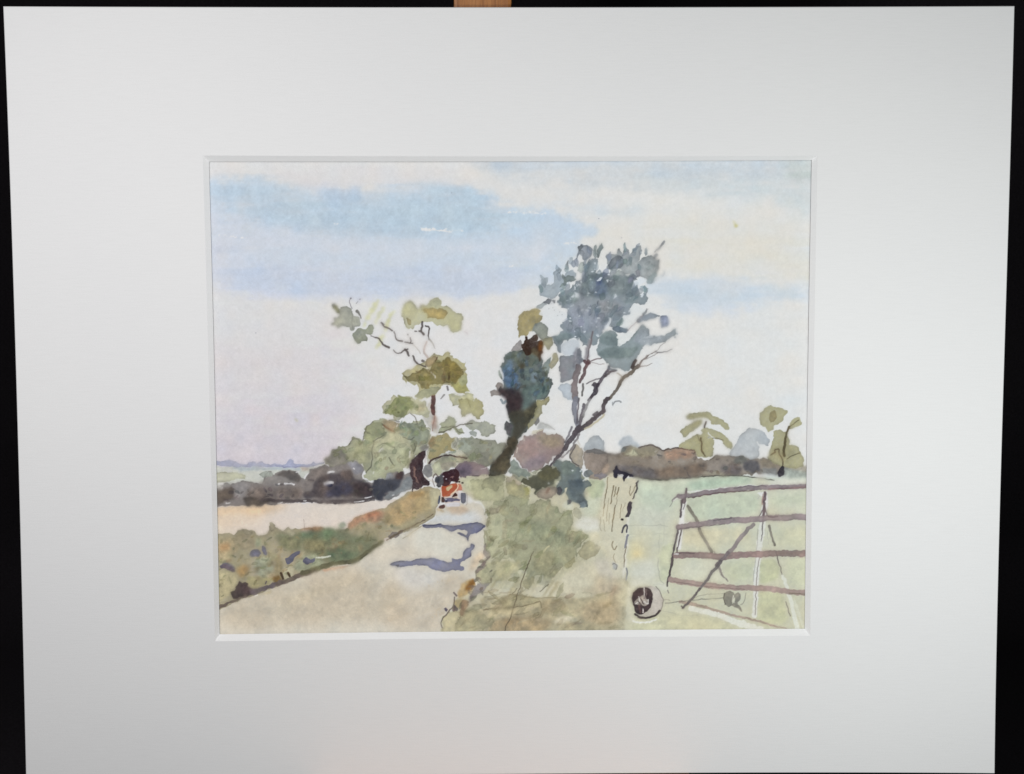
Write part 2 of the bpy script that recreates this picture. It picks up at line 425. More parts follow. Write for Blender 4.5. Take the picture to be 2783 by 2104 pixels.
def lane():
    pid = part('painted_lane')
    wash(L(-60, 1960, -60, 1640, 40, 1600, 200, 1530, 430, 1440, 690, 1340, 1000, 1220, 1430, 1120, 1700, 920) + P(60, 500, 90, 400, 130, 340, 400, 330, 470, 290, 560, 370, 600, 470, 600, 560,
           580, 700, 600, 800, 520, 950, 500, 1060, 440, 1200, 280, 1280, 260, 1400, 150, 1500, 150, 1610, 170, 1800), (202, 196, 182), .95, pid,
         edge=.08, mot=.03, jit=2)
    wash(L(40, 1560, 400, 1450, 900, 1260, 1200, 1180, 1500, 1190, 1700, 1260, 1900, 1400, 2000, 1700, 40, 1800), (193, 181, 160), .78, pid, edge=0, soft=14, mot=.03)
    wash(P(-500, 1500, -100, 1200, 200, 1060, 430, 1020, 400, 1200, 250, 1290, 200, 1420, 130, 1600, -200, 1620), (194, 181, 161), .65, pid, edge=0, soft=12, mot=.04)
    wash(L(820, 1440, 1300, 1300, 1500, 1290, 1200, 1420, 820, 1560, 560, 1640), (190, 177, 152), .5, pid, edge=0, soft=9, mot=.04)
    wash(P(-330, 880, 0, 1010, 200, 1030, 120, 1130, -160, 1180, -300, 1100), (200, 198, 196), .6, pid, edge=0, soft=11)
    wash(P(60, 460, 200, 420, 520, 400, 560, 520, 480, 510, 0, 520, -40, 500), (198, 203, 208), .85, pid, edge=0, soft=4)
    wash(P(-100, 590, 80, 580, 330, 640, 400, 760, 300, 860, 60, 840, -150, 760), (207, 206, 196), .7, pid, edge=0, soft=8)
    wash(P(180, 360, 420, 350, 400, 420, 320, 450, 250, 430), (196, 170, 144), .75, pid, edge=0, soft=3)
    wash(P(100, 375, 180, 380, 170, 410, 110, 405), (180, 150, 106), .6, pid, edge=0, soft=2)
    wash(P(470, 860, 560, 790, 590, 850, 540, 930, 430, 1010, 420, 950), (206, 182, 152), .7, pid, edge=0, soft=4)
    wash(P(-340, 900, -400, 1180, -560, 1240), (196, 196, 190), .3, pid, edge=0, soft=8)
    for k in range(26):
        r = np.random.default_rng(100 + k)
        x, y = r.uniform(-560, 200), r.uniform(1080, 1560)
        if 1.9 * (y - 900) + x < 240:
            continue
        ln = r.uniform(90, 260)
        c = [(184, 166, 138), (186, 180, 172), (176, 162, 136), (206, 198, 182)][k % 4]
        line(P(x, y, x + ln * .5, y - ln * .16, x + ln, y - ln * .36), r.uniform(3, 9), c, .32, pid, rough=.8, dry=.15, soft=1)
    wash(L(1060, 1200, 1180, 1190, 1380, 1150, 1300, 1190, 1120, 1225), (188, 140, 108), .6, pid, edge=0, soft=2)
    s1 = part('painted_shadow')
    blue, blue2 = (112, 114, 144), (94, 96, 126)
    wash(H(1055, 1270, 1110, 1272, 1190, 1265, 1230, 1258, 1300, 1278, 1360, 1285, 1440, 1272, 1530, 1252, 1600, 1246, 1660, 1262, 1690, 1285,
           1660, 1310, 1620, 1330, 1560, 1360, 1530, 1370, 1520, 1400, 1512, 1445, 1490, 1400, 1450, 1390, 1400, 1350, 1430, 1345, 1470, 1370,
           1495, 1380, 1505, 1330, 1470, 1318, 1400, 1320, 1350, 1338, 1290, 1315, 1240, 1295, 1150, 1300, 1070, 1308), blue2, .93, s1, edge=.35, er=1.5,
         jit=1, col2=(128, 130, 152), smooth=1)
    line(H(1060, 1268, 1150, 1278, 1235, 1262), 2.6, (62, 64, 92), .8, s1)
    line(H(1240, 1270, 1350, 1282, 1500, 1256, 1600, 1246), 2, (72, 74, 104), .8, s1)
    line(H(1680, 1275, 1640, 1320, 1590, 1345), 3, (66, 68, 100), .8, s1)
    s2 = part('painted_shadow')
    wash(P(-380, 935, -330, 900, -250, 895, -160, 900, -80, 870, 0, 870, 70, 868, 150, 890, 230, 915, 255, 915, 250, 870, 300, 880, 350, 862, 360, 810,
           385, 780, 390, 765, 430, 765, 432, 730, 478, 726, 478, 770, 440, 800, 440, 850, 400, 885, 340, 905, 320, 940, 365, 950, 368, 985, 340, 1000,
           290, 985, 200, 1000, 110, 1000, 40, 970, 0, 940, -120, 940, -200, 950, -260, 960), blue, .93, s2, edge=.4, er=1.5, jit=1, col2=(134, 136, 156))
    wash(L(1810, 1165, 1840, 1150, 1862, 1158, 1830, 1180), (130, 132, 142), .85, s2, edge=.3)


def near_hedge():
    pid = part('painted_hedge')
    top = L(-40, 862, 140, 842, 205, 862, 240, 812, 320, 796, 400, 815, 440, 862, 530, 842, 552, 800, 552, 735, 575, 728, 635, 785, 690, 822,
            730, 790, 830, 802, 870, 792, 980, 775, 1100, 786, 1190, 800, 1280, 802, 1325, 790, 1350, 740, 1400, 688, 1520, 642, 1640, 610,
            1720, 585, 1790, 530, 1880, 488, 1930, 430, 2000, 430)
    right = H(1060, 900, 1130, 892, 1230, 905, 1240, 1010, 1200, 1080, 1190, 1160, 1150, 1205, 1080, 1250, 1000, 1310)
    bot = L(1960, 800, 1900, 835, 1700, 930, 1560, 1025, 1430, 1132, 1330, 1150, 1150, 1180, 1000, 1230, 860, 1290, 690, 1352, 560, 1402, 430, 1452,
            300, 1500, 200, 1540, -40, 1650)
    wash(top + right + bot, (168, 156, 128), .95, pid, edge=.28, mot=.1, col2=(150, 144, 116), hue=.6)
    # rust and ochre tops
    wash(L(1340, 740, 1420, 680, 1640, 612, 1740, 640, 1650, 720, 1480, 740, 1330, 800), (186, 140, 112), .8, pid, edge=.1, soft=2.5)
    wash(L(1500, 650, 1630, 618, 1650, 660, 1540, 690), (186, 118, 86), .6, pid, edge=0, soft=2.5)
    wash(L(1720, 600, 1880, 500, 2000, 440, 2120, 400, 2130, 560, 2000, 690, 1800, 780, 1680, 740), (178, 152, 112), .8, pid, edge=0, soft=4)
    wash(H(1000, 930, 1120, 910, 1180, 1000, 1170, 1100, 1080, 1150, 960, 1130), (176, 158, 118), .7, pid, edge=0, soft=4)
    wash(H(960, 935, 1060, 930, 1050, 990, 900, 1010), (186, 146, 92), .6, pid, edge=0, soft=2.5)
    wash(H(1120, 920, 1200, 900, 1230, 930, 1190, 1080, 1150, 1140), (194, 188, 156), .7, pid, edge=.1, soft=2)
    wash(L(860, 800, 980, 778, 1110, 790, 1080, 830, 900, 830), (180, 120, 88), .7, pid, edge=.15, soft=.8)
    line(L(900, 700, 905, 800), 1.2, (110, 96, 92), .8, pid)
    line(L(980, 785, 992, 830), 2.5, (110, 82, 66), .8, pid)
    wash(L(880, 805, 960, 795, 1000, 850, 960, 860, 890, 840), (176, 172, 168), .6, pid, edge=.2, soft=.8)
    # deep greens
    wash(L(600, 880, 720, 830, 880, 830, 1100, 800, 1300, 810, 1380, 860, 1640, 880, 1620, 960, 1480, 1080, 1350, 1140, 1150, 1160, 1000, 1060,
           850, 1000, 700, 1000), (128, 126, 98), .85, pid, edge=.05, soft=5, mot=.2, col2=(112, 122, 100))
    wash(L(1100, 800, 1190, 795, 1210, 860, 1140, 900, 1120, 1000, 1330, 1000, 1460, 1050, 1340, 1110, 1170, 1110, 1100, 950), (96, 122, 94), .6, pid, edge=0, soft=5)
    wash(L(870, 830, 1000, 830, 1080, 870, 960, 900, 880, 870), (100, 120, 96), .6, pid, edge=0, soft=3)
    wash(L(1240, 770, 1290, 715, 1320, 760, 1280, 800), (150, 160, 138), .8, pid, edge=.15, soft=1)
    wash(L(640, 900, 760, 860, 880, 940, 840, 1010, 700, 990), (124, 122, 92), .7, pid, edge=0, soft=4)
    wash(L(900, 880, 1100, 900, 1200, 980, 1060, 1050, 900, 1000), (134, 124, 92), .6, pid, edge=0, soft=4)
    wash(L(420, 1060, 560, 1080, 600, 1250, 480, 1300, 400, 1200), (162, 168, 142), .75, pid, edge=.05, soft=3)
    wash(L(420, 900, 470, 890, 480, 960, 420, 980), (150, 162, 136), .7, pid, edge=.1, soft=1.5)
    wash(L(850, 1080, 1000, 1050, 1130, 1110, 1080, 1180, 900, 1230, 780, 1200), (158, 164, 136), .7, pid, edge=.05, soft=3)
    wash(L(-40, 900, 200, 880, 240, 1000, 180, 1110, -40, 1130), (170, 154, 122), .7, pid, edge=.1, soft=2)
    wash(L(60, 950, 150, 930, 160, 1010, 60, 1020), (166, 130, 92), .7, pid, edge=0, soft=3)
    wash(L(210, 870, 320, 840, 420, 900, 400, 1000, 260, 1010), (160, 148, 122), .7, pid, edge=.15, soft=1.5)
    wash(L(-40, 1220, 200, 1210, 240, 1300, 200, 1440, -40, 1570), (188, 178, 140), .85, pid, edge=.1, soft=2)
    wash(L(220, 1200, 330, 1140, 360, 1240, 260, 1300), (168, 134, 86), .75, pid, edge=0, soft=3)
    wash(L(330, 1260, 480, 1280, 620, 1290, 560, 1350, 400, 1400, 330, 1350), (172, 164, 118), .7, pid, edge=.1, soft=2)
    wash(L(600, 1060, 680, 1100, 690, 1220, 620, 1290), (156, 140, 100), .6, pid, edge=0, soft=3)
    wash(L(680, 1180, 800, 1190, 790, 1300, 700, 1320), (194, 188, 158), .7, pid, edge=.05, soft=2)
    wash(L(590, 1290, 650, 1260, 690, 1310, 650, 1360, 600, 1350), (120, 92, 50), .75, pid, edge=.1, soft=1.5)
    for f in [L(560, 735, 580, 728, 640, 790, 600, 830, 555, 810), L(690, 820, 740, 792, 820, 830, 800, 870, 720, 860), L(240, 815, 320, 798, 405, 830, 360, 870)]:
        wash(f, (178, 170, 146), .6, pid, edge=.25)
    for k in range(60):
        r = np.random.default_rng(300 + k)
        x = r.uniform(60, 1850)
        yt = np.interp(x, [0, 600, 1300, 1700, 1900], [870, 830, 800, 600, 500])
        yb = np.interp(x, [0, 600, 1000, 1400, 1900], [1560, 1370, 1200, 1120, 810])
        y = r.uniform(yt + 40, yb - 60)
        c = [(120, 116, 84), (178, 166, 132), (136, 140, 110), (160, 128, 92)][k % 4]
        q = L(x, y)[0]
        wash(blob(q[0], q[1], r.uniform(4, 13), r.uniform(4, 10), seed=k), c, r.uniform(.2, .4), pid, edge=0, soft=r.uniform(1.5, 3.5))
    hedge_in = L(60, 900, 600, 860, 1100, 820, 1400, 740, 1800, 640, 2060, 520, 2100, 640, 1800, 800, 1450, 1050, 1000, 1180, 600, 1330, 60, 1500)
    dabs(hedge_in, 120, [(118, 116, 84), (136, 136, 104), (150, 142, 108), (104, 112, 84), (160, 138, 100)], (8, 22), (4, 9), -.5, .6, (.2, .5), pid, 21, edge=.2, only=pid)
    # violet gaps and the dark foot of the hedge
    vio = (104, 104, 124)
    for f in [L(350, 1050, 380, 1010, 440, 1000, 480, 1040, 450, 1080, 380, 1070), L(470, 985, 485, 968, 510, 985, 540, 1045, 520, 1062, 490, 1040),
              L(710, 1090, 770, 1060, 830, 1020, 865, 1015, 862, 1050, 810, 1080, 790, 1130, 740, 1158, 715, 1135),
              L(885, 1110, 920, 1085, 960, 1100, 1010, 1090, 1000, 1130, 930, 1155, 900, 1140),
              L(60, 1160, 90, 1140, 130, 1135, 220, 1190, 225, 1225, 180, 1225, 120, 1190, 65, 1195)]:
        wash(f, vio, .88, pid, edge=.3, er=1.5, jit=1.2)
    wash(L(60, 1165, 95, 1142, 130, 1150, 180, 1180, 226, 1218, 180, 1224, 120, 1192, 65, 1195), (108, 90, 96), .6, pid, edge=.2)
    wash(L(250, 1318, 290, 1335, 345, 1340, 335, 1375, 400, 1405, 410, 1440, 360, 1455, 300, 1470, 230, 1490, 195, 1480, 180, 1430, 220, 1405, 230, 1350),
         (74, 62, 64), .93, pid, edge=.25, er=1.5)
    line(L(-20, 1600, 130, 1545, 240, 1495, 330, 1465), 8, (98, 84, 78), .85, pid, w2=5, rough=.8)
    line(L(400, 1420, 520, 1385, 640, 1340, 700, 1330), 16, (100, 90, 98), .85, pid, w2=8, rough=.6)
    line(L(515, 1345, 522, 1320), 4, (100, 90, 98), .8, pid)
    line(L(640, 1345, 690, 1325, 800, 1285, 900, 1240, 1000, 1210), 13, (104, 92, 84), .8, pid, w2=14, rough=.6)
    line(L(880, 1240, 1000, 1200, 1160, 1150, 1320, 1130, 1430, 1110, 1500, 1050, 1580, 990, 1680, 930), 13, (92, 90, 66), .7, pid, w2=10, rough=.5)
    line(L(1340, 1145, 1430, 1130, 1480, 1080, 1560, 1022), 3.5, (70, 70, 52), .8, pid, rough=.5)
    wash(L(1740, 870, 1800, 830, 1900, 810, 1880, 850, 1800, 890, 1760, 910), (128, 116, 112), .8, pid, edge=.25)
    wash(L(1700, 890, 1740, 880, 1755, 905, 1710, 920), (206, 192, 184), .85, pid, edge=.1)
    line(H(700, 1420, 800, 1360, 900, 1310, 1000, 1260, 1100, 1200, 1160, 1160), 5, (104, 90, 72), .8, pid, w2=3, rough=.8)
    line(H(860, 1400, 960, 1340, 1050, 1280), 3, (160, 150, 122), .7, pid, rough=.6)
    for p in [L(670, 1240, 690, 1290), L(742, 1235, 755, 1262)]:
        line(p, 7, (66, 50, 36), .88, pid, rough=.4)
    line(L(1025, 1085, 1090, 1080, 1165, 1070), 4.5, (205, 206, 190), .9, pid, rough=.7)
    wash(L(400, 1455, 470, 1440, 600, 1410, 560, 1450, 480, 1450), (186, 170, 124), .5, pid, edge=0, soft=1.5)
    line(L(410, 1462, 440, 1450), 3, (218, 214, 206), .8, pid)
    line(L(1190, 1170, 1280, 1165, 1370, 1150), 3, (214, 206, 196), .8, pid, rough=.7)

# ------------------------------------------------------ right side of the lane
def meadow():
    pid = part('painted_meadow')
    wash(M(-340, 790, 60, 800, 300, 800, 560, 825, 1000, 790, 1400, 780, 1700, 810, 2200, 760, 2200, 2700, -400, 2700), (199, 201, 182), .96, pid, edge=0,
         mot=.04, jit=1, col2=(196, 194, 168), grad=(M(900, 1000)[0], M(900, 2300)[0]))
    wash(M(330, 830, 700, 850, 1000, 810, 1500, 800, 1500, 850, 1100, 910, 850, 940, 780, 1040, 560, 1180, 380, 1100, 340, 950), (192, 203, 184), .8, pid, edge=0, soft=8)
    wash(M(830, 860, 1000, 810, 1250, 790, 1500, 800, 1450, 850, 1200, 890, 1000, 925, 880, 930), (166, 188, 170), .75, pid, edge=0, soft=6)
    wash(M(820, 1010, 1250, 950, 1540, 960, 1560, 1130, 1300, 1190, 900, 1230, 830, 1100), (190, 200, 178), .75, pid, edge=.05, soft=4)
    wash(M(1640, 1000, 2050, 930, 2050, 1060, 1660, 1090), (196, 203, 180), .7, pid, edge=0, soft=6)
    wash(M(1560, 780, 2060, 770, 2060, 815, 1660, 830), (186, 198, 190), .7, pid, edge=0, soft=3)
    wash(M(1640, 830, 2060, 810, 2060, 860, 1700, 880), (219, 220, 214), .7, pid, edge=0, soft=4)
    wash(M(300, 1090, 500, 1080, 700, 1200, 560, 1320, 320, 1280), (200, 203, 190), .7, pid, edge=0, soft=9)
    wash(M(250, 1420, 400, 1480, 430, 1620, 300, 1760, 220, 1700), (203, 197, 160), .7, pid, edge=0, soft=8)
    wash(M(300, 1530, 370, 1530, 370, 1600, 300, 1600), (206, 186, 138), .5, pid, edge=0, soft=5)
    wash(M(780, 1310, 1100, 1290, 1400, 1300, 1520, 1400, 1000, 1500, 780, 1440), (206, 198, 168), .7, pid, edge=0, soft=8)
    wash(M(1660, 1320, 2050, 1260, 2050, 1520, 1720, 1500), (202, 201, 172), .7, pid, edge=0, soft=8)
    wash(M(560, 1500, 720, 1440, 680, 1700, 640, 1830, 560, 1850), (198, 202, 172), .7, pid, edge=.2, soft=2)
    wash(N(790, 900, 1100, 880, 1500, 900, 1480, 1100, 1200, 1120, 760, 1060), (210, 210, 192), .7, pid, edge=0, soft=7)
    wash(N(1150, 920, 1500, 880, 1480, 1100, 1250, 1110), (196, 200, 168), .7, pid, edge=0, soft=6)
    wash(N(1560, 880, 1720, 870, 1770, 1050, 1560, 1140), (192, 196, 160), .8, pid, edge=.1, soft=2)
    wash(N(1540, 1200, 1790, 1190, 1840, 1520, 1540, 1540), (196, 196, 160), .8, pid, edge=.1, soft=2.5)
    wash(N(1820, 880, 2030, 860, 2030, 1150, 1860, 1130), (200, 204, 176), .7, pid, edge=0, soft=5)
    wash(N(280, 1480, 620, 1420, 1020, 1430, 1250, 1520, 1420, 1690, 280, 1690), (196, 194, 164), .8, pid, edge=.1, soft=4)
    wash(N(240, 1080, 620, 1120, 640, 1200, 560, 1150, 420, 1120, 280, 1160), (216, 216, 208), .7, pid, edge=0, soft=5)
    wash(N(250, 900, 520, 880, 540, 1080, 420, 1110, 250, 1060), (207, 208, 198), .75, pid, edge=0, soft=7)
    wash(N(200, 1190, 280, 1150, 260, 1400, 310, 1520, 240, 1500), (212, 210, 198), .8, pid, edge=0, soft=4)
    # pencil
    pen = (150, 150, 142)
    for q, a in [(M(250, 1275, 560, 1272, 640, 1280), .4), (M(250, 1365, 640, 1360), .3), (N(545, 860, 540, 960, 560, 1080, 600, 1120), .6),
                 (N(560, 640, 550, 740, 545, 830), .3), (N(720, 1470, 760, 1600), .35), (N(600, 1390, 760, 1440, 900, 1440, 1050, 1410), .5),
                 (N(330, 1130, 440, 1120, 600, 1130), .2), (N(600, 520, 600, 700), .2)]:
        line(q, 1.6, pen, a, pid, rough=.8)


def verge():
    pid = part('painted_verge')
    base = P(300, 90, 420, 60, 560, 40, 800, 30, 960, 60, 1200, 90, 1640, 70, 1760, 80, 1740, 380, 1700, 600, 1740, 760, 1950, 900, 2000, 1000, 2000, 1300,
             1960, 1700, 140, 1700, 130, 1540, 170, 1450, 250, 1400, 275, 1290, 440, 1180, 490, 1060, 490, 980, 570, 880, 600, 830, 560, 720, 570, 600, 600, 540, 600, 450,
             600, 380, 540, 320, 440, 260, 360, 220)
    wash(base, (196, 193, 170), .95, pid, edge=.12, jit=2.5, mot=.05, col2=(190, 184, 158), hue=.5)
    wash(P(340, 90, 470, 60, 560, 60, 640, 180, 640, 300, 560, 300, 440, 220, 360, 160), (186, 186, 156), .85, pid, edge=.15, soft=2)
    wash(P(600, 380, 660, 340, 740, 360, 800, 500, 820, 700, 840, 860, 700, 900, 600, 830, 580, 700, 600, 560, 620, 470), (182, 182, 152), .85, pid, edge=.3, mot=.1, soft=.7)
    wash(P(420, 90, 560, 70, 740, 60, 780, 180, 760, 330, 640, 310, 520, 280, 450, 220), (170, 170, 138), .85, pid, edge=.3, jit=3, mot=.12)
    wash(P(540, 170, 570, 70, 660, 30, 780, 40, 760, 130, 700, 190, 620, 185), (138, 138, 112), .85, pid, edge=.3, jit=3, soft=.6)
    wash(P(770, 100, 800, 50, 900, 45, 950, 110, 930, 130, 840, 120), (176, 164, 144), .85, pid, edge=.3, jit=2.5)
    wash(P(780, 110, 930, 120, 990, 150, 1030, 200, 1020, 300, 900, 280, 830, 240), (154, 148, 112), .85, pid, edge=.25, jit=3, soft=.6)
    wash(P(960, 160, 1035, 170, 1030, 230, 980, 250), (176, 170, 96), .6, pid, edge=.1, soft=1.5)
    # the great olive bush
    big = P(640, 320, 760, 280, 830, 230, 900, 260, 1000, 270, 1040, 340, 1110, 290, 1180, 290, 1260, 310, 1300, 370, 1340, 420, 1380, 390, 1440, 400,
            1455, 440, 1440, 480, 1460, 500, 1450, 540, 1420, 580, 1450, 605, 1560, 610, 1605, 640, 1600, 670, 1530, 730, 1510, 790, 1520, 850, 1480, 900, 1450, 950,
            1390, 975, 1350, 960, 1310, 1010, 1240, 1100, 1160, 1180, 1150, 1100, 1170, 1030, 1090, 1040, 1060, 1130, 1010, 1190, 960, 1170, 990, 1080, 1000, 990, 900, 940, 870, 880, 810, 860,
            800, 700, 740, 640, 780, 520, 760, 430, 740, 360)
    wash(big, (153, 154, 126), .9, pid, edge=.3, jit=4, mot=.12, grain=.08, col2=(146, 150, 126), hue=.7)
    wash(P(1000, 480, 1150, 520, 1300, 600, 1500, 640, 1500, 720, 1340, 740, 1200, 740, 1050, 700, 960, 600), (136, 144, 118), .65, pid, edge=0, soft=5, mot=.2)
    wash(P(1060, 300, 1180, 295, 1290, 380, 1250, 500, 1120, 480, 1040, 400), (168, 162, 132), .6, pid, edge=0, soft=5)
    wash(P(1400, 590, 1560, 615, 1600, 655, 1500, 720, 1420, 700), (150, 144, 108), .6, pid, edge=0, soft=3)
    wash(P(1310, 480, 1370, 410, 1440, 405, 1450, 520, 1380, 580, 1300, 560), (162, 164, 136), .7, pid, edge=.25, soft=.8)
    wash(P(1090, 800, 1250, 790, 1300, 880, 1200, 1000, 1080, 1020, 1040, 930), (146, 138, 106), .6, pid, edge=0, soft=3.5)
    wash(P(1300, 740, 1480, 770, 1480, 880, 1340, 900), (160, 154, 122), .6, pid, edge=0, soft=3)
    wash(P(810, 690, 940, 740, 900, 850, 820, 860), (142, 138, 112), .6, pid, edge=.1, soft=2)
    wash(P(1160, 1000, 1310, 960, 1300, 1030, 1220, 1120, 1170, 1170), (146, 142, 110), .7, pid, edge=.25)
    wash(P(960, 1090, 1080, 1040, 1060, 1110, 1010, 1190, 960, 1160), (150, 144, 114), .7, pid, edge=.25)
    wash(P(1520, 800, 1540, 740, 1610, 695, 1660, 710, 1735, 775, 1700, 840, 1590, 895, 1530, 850), (168, 160, 130), .9, pid, edge=.3, jit=2)
    wash(P(1360, 960, 1400, 900, 1470, 850, 1490, 890, 1430, 980), (156, 148, 112), .8, pid, edge=.3, jit=2)
    wash(P(1450, 400, 1480, 360, 1530, 380, 1560, 460, 1500, 480), (186, 182, 156), .9, pid, edge=.35, jit=2)
    wash(P(740, 640, 760, 500, 790, 490, 810, 720, 760, 710), (176, 166, 136), .7, pid, edge=.25)
    # lighter grass to the right and pale gap
    wash(P(1450, 520, 1560, 450, 1700, 460, 1740, 600, 1620, 600, 1500, 590), (212, 212, 204), .85, pid, edge=0, soft=4)
    wash(P(1390, 300, 1450, 310, 1460, 380, 1380, 390, 1350, 340), (206, 208, 190), .8, pid, edge=.1, soft=2)
    wash(P(1540, 380, 1620, 200, 1740, 200, 1720, 440, 1580, 450), (200, 205, 184), .8, pid, edge=0, soft=4)
    wash(P(1600, 90, 1780, 90, 1760, 260, 1640, 280, 1590, 200), (180, 188, 156), .8, pid, edge=.1, soft=2)
    wash(P(1600, 620, 1700, 600, 1840, 700, 1820, 850, 1700, 780), (200, 193, 168), .7, pid, edge=0, soft=5)
    wash(P(1650, 880, 1900, 860, 1960, 1020, 1900, 1080, 1700, 1060), (196, 192, 184), .7, pid, edge=0, soft=6)
    wash(P(1060, 1080, 1300, 1060, 1600, 900, 1720, 1000, 1660, 1160, 1340, 1260, 1000, 1240), (203, 198, 176), .75, pid, edge=0, soft=5)
    wash(P(620, 1180, 830, 1060, 950, 1080, 900, 1200, 640, 1230), (200, 196, 174), .75, pid, edge=.1, soft=3)
    wash(P(640, 900, 900, 900, 960, 960, 760, 1100, 600, 1100, 500, 1080, 520, 980), (174, 168, 134), .8, pid, edge=.2, soft=2, mot=.15)
    wash(P(490, 1010, 600, 960, 660, 1010, 640, 1110, 560, 1110, 500, 1080), (164, 158, 128), .8, pid, edge=.3, jit=3)
    for k in range(34):
        r = np.random.default_rng(700 + k)
        x, y = r.uniform(620, 1380), r.uniform(860, 1120)
        ln = r.uniform(120, 260)
        c = [(146, 134, 98), (168, 160, 128), (188, 180, 150), (156, 148, 116)][k % 4]
        line(P(x, y, x - ln * .35, y + ln * .5, x - ln * .7, y + ln), r.uniform(3, 10), c, .4, pid, w2=2, rough=.7, soft=.8)
    # foreground browns
    wash(P(540, 1260, 760, 1250, 870, 1220, 1080, 1260, 1300, 1250, 1500, 1270, 1640, 1260, 1960, 1150, 1980, 1300, 1960, 1700, 300, 1700, 290, 1520, 340, 1420, 440, 1370, 540, 1340),
         (168, 159, 131), .82, pid, edge=.15, soft=2, mot=.15)
    wash(P(740, 1280, 860, 1225, 1000, 1240, 1130, 1270, 1100, 1320, 1000, 1350, 880, 1365, 740, 1350), (166, 158, 126), .85, pid, edge=.3, jit=3)
    wash(P(560, 1380, 660, 1360, 1140, 1310, 1300, 1280, 1420, 1340, 1400, 1400, 1200, 1440, 900, 1440, 700, 1420), (170, 160, 128), .6, pid, edge=.15, soft=2)
    wash(P(1150, 1290, 1300, 1275, 1390, 1330, 1380, 1380, 1260, 1420, 1140, 1400), (158, 146, 118), .75, pid, edge=.15, soft=2)
    wash(P(640, 1500, 800, 1460, 1000, 1440, 1200, 1470, 1260, 1520, 1100, 1680, 600, 1680), (160, 142, 112), .75, pid, edge=.05, soft=4, mot=.2)
    wash(P(760, 1480, 900, 1450, 960, 1500, 800, 1560), (156, 128, 92), .35, pid, edge=0, soft=4)
    wash(P(1560, 1320, 1800, 1280, 1950, 1260, 1960, 1500, 1760, 1540, 1540, 1480), (172, 156, 128), .75, pid, edge=.05, soft=5, mot=.15)
    wash(P(1530, 1180, 1720, 1130, 1900, 1120, 1880, 1240, 1640, 1260), (180, 166, 142), .6, pid, edge=0, soft=5)
    wash(P(1840, 1170, 1920, 1130, 1900, 1200, 1820, 1280), (160, 126, 96), .6, pid, edge=0, soft=3)
    wash(P(1260, 1500, 1390, 1430, 1450, 1420, 1440, 1500, 1320, 1520), (208, 200, 176), .85, pid, edge=.15, soft=1)
    wash(P(1420, 1500, 1480, 1440, 1560, 1520, 1460, 1540), (168, 166, 146), .7, pid, edge=.1, soft=2)
    wash(P(1340, 1520, 1500, 1500, 1700, 1540, 1640, 1690, 1300, 1690), (168, 158, 128), .7, pid, edge=.1, soft=3)
    wash(P(140, 1540, 190, 1440, 280, 1390, 340, 1420, 300, 1520, 290, 1700, 160, 1700), (190, 180, 146), .9, pid, edge=.3, jit=2.5)
    wash(P(280, 1530, 300, 1470, 380, 1410, 500, 1400, 560, 1440, 700, 1500, 640, 1560, 480, 1600, 330, 1650), (164, 158, 128), .8, pid, edge=.25, jit=3, soft=.6)
    wash(P(400, 1370, 460, 1340, 540, 1330, 545, 1370, 500, 1400, 380, 1410), (172, 172, 146), .85, pid, edge=.3, jit=2)
    wash(P(660, 1400, 900, 1380, 1060, 1330, 1130, 1300, 1120, 1350, 900, 1420, 640, 1470, 600, 1450), (196, 184, 150), .7, pid, edge=.1, soft=1.2)
    # ochre, violet and brown accents at the lane's edge
    wash(P(300, 1240, 330, 1140, 400, 1080, 470, 1080, 490, 1110, 460, 1180, 400, 1240, 330, 1275), (188, 160, 112), .85, pid, edge=.1, soft=2)
    wash(P(380, 1190, 410, 1110, 480, 1075, 480, 1110, 450, 1170, 410, 1205), (128, 86, 40), .8, pid, edge=.1, soft=2.2)
    wash(P(280, 1280, 360, 1270, 360, 1310, 300, 1390, 260, 1340), (176, 156, 112), .8, pid, edge=.15, soft=1)
    wash(P(480, 1130, 560, 1120, 640, 1110, 600, 1160, 560, 1200, 500, 1240, 440, 1290, 420, 1270, 460, 1200), (142, 136, 136), .85, pid, edge=.25, soft=.6)
    wash(P(415, 1260, 470, 1240, 480, 1270, 430, 1310), (118, 104, 106), .7, pid, edge=.15, soft=1)
    wash(P(340, 1300, 400, 1280, 420, 1310, 390, 1380, 350, 1450, 320, 1420), (150, 122, 96), .8, pid, edge=.25, soft=.6)
    wash(P(250, 1350, 280, 1330, 308, 1370, 300, 1400, 270, 1390), (92, 84, 100), .9, pid, edge=.3)
    wash(P(170, 1370, 185, 1362, 215, 1385, 200, 1410), (96, 88, 104), .88, pid, edge=.2)
    line(P(275, 1250, 272, 1310, 240, 1370, 200, 1420, 150, 1480, 135, 1540, 145, 1560), 3, (92, 82, 76), .75, pid, rough=.6)
    line(P(265, 1215, 290, 1235), 5, (110, 98, 96), .8, pid)
    wash(P(550, 760, 580, 720, 600, 780, 640, 830, 600, 880, 560, 830), (150, 140, 134), .85, pid, edge=.35)
    wash(P(490, 990, 540, 940, 570, 890, 610, 880, 590, 930, 610, 950, 540, 990, 500, 1030), (122, 110, 106), .85, pid, edge=.3)
    line(P(485, 1000, 485, 1060, 520, 1110, 560, 1115, 640, 1110), 2.4, (110, 102, 90), .7, pid, rough=.6)
    line(P(575, 590, 570, 680, 590, 780, 635, 830), 2, (110, 108, 86), .6, pid, rough=.6)
    line(P(600, 360, 605, 450, 640, 470), 2, (130, 126, 96), .5, pid)
    line(P(540, 290, 440, 230, 410, 150, 420, 90), 1.4, (140, 138, 112), .5, pid)
    line(P(470, 270, 560, 290, 640, 305), 1.6, (130, 128, 104), .55, pid)
    wash(P(610, 420, 640, 370, 700, 360, 740, 380, 700, 430, 640, 440), (160, 148, 126), .85, pid, edge=.3)
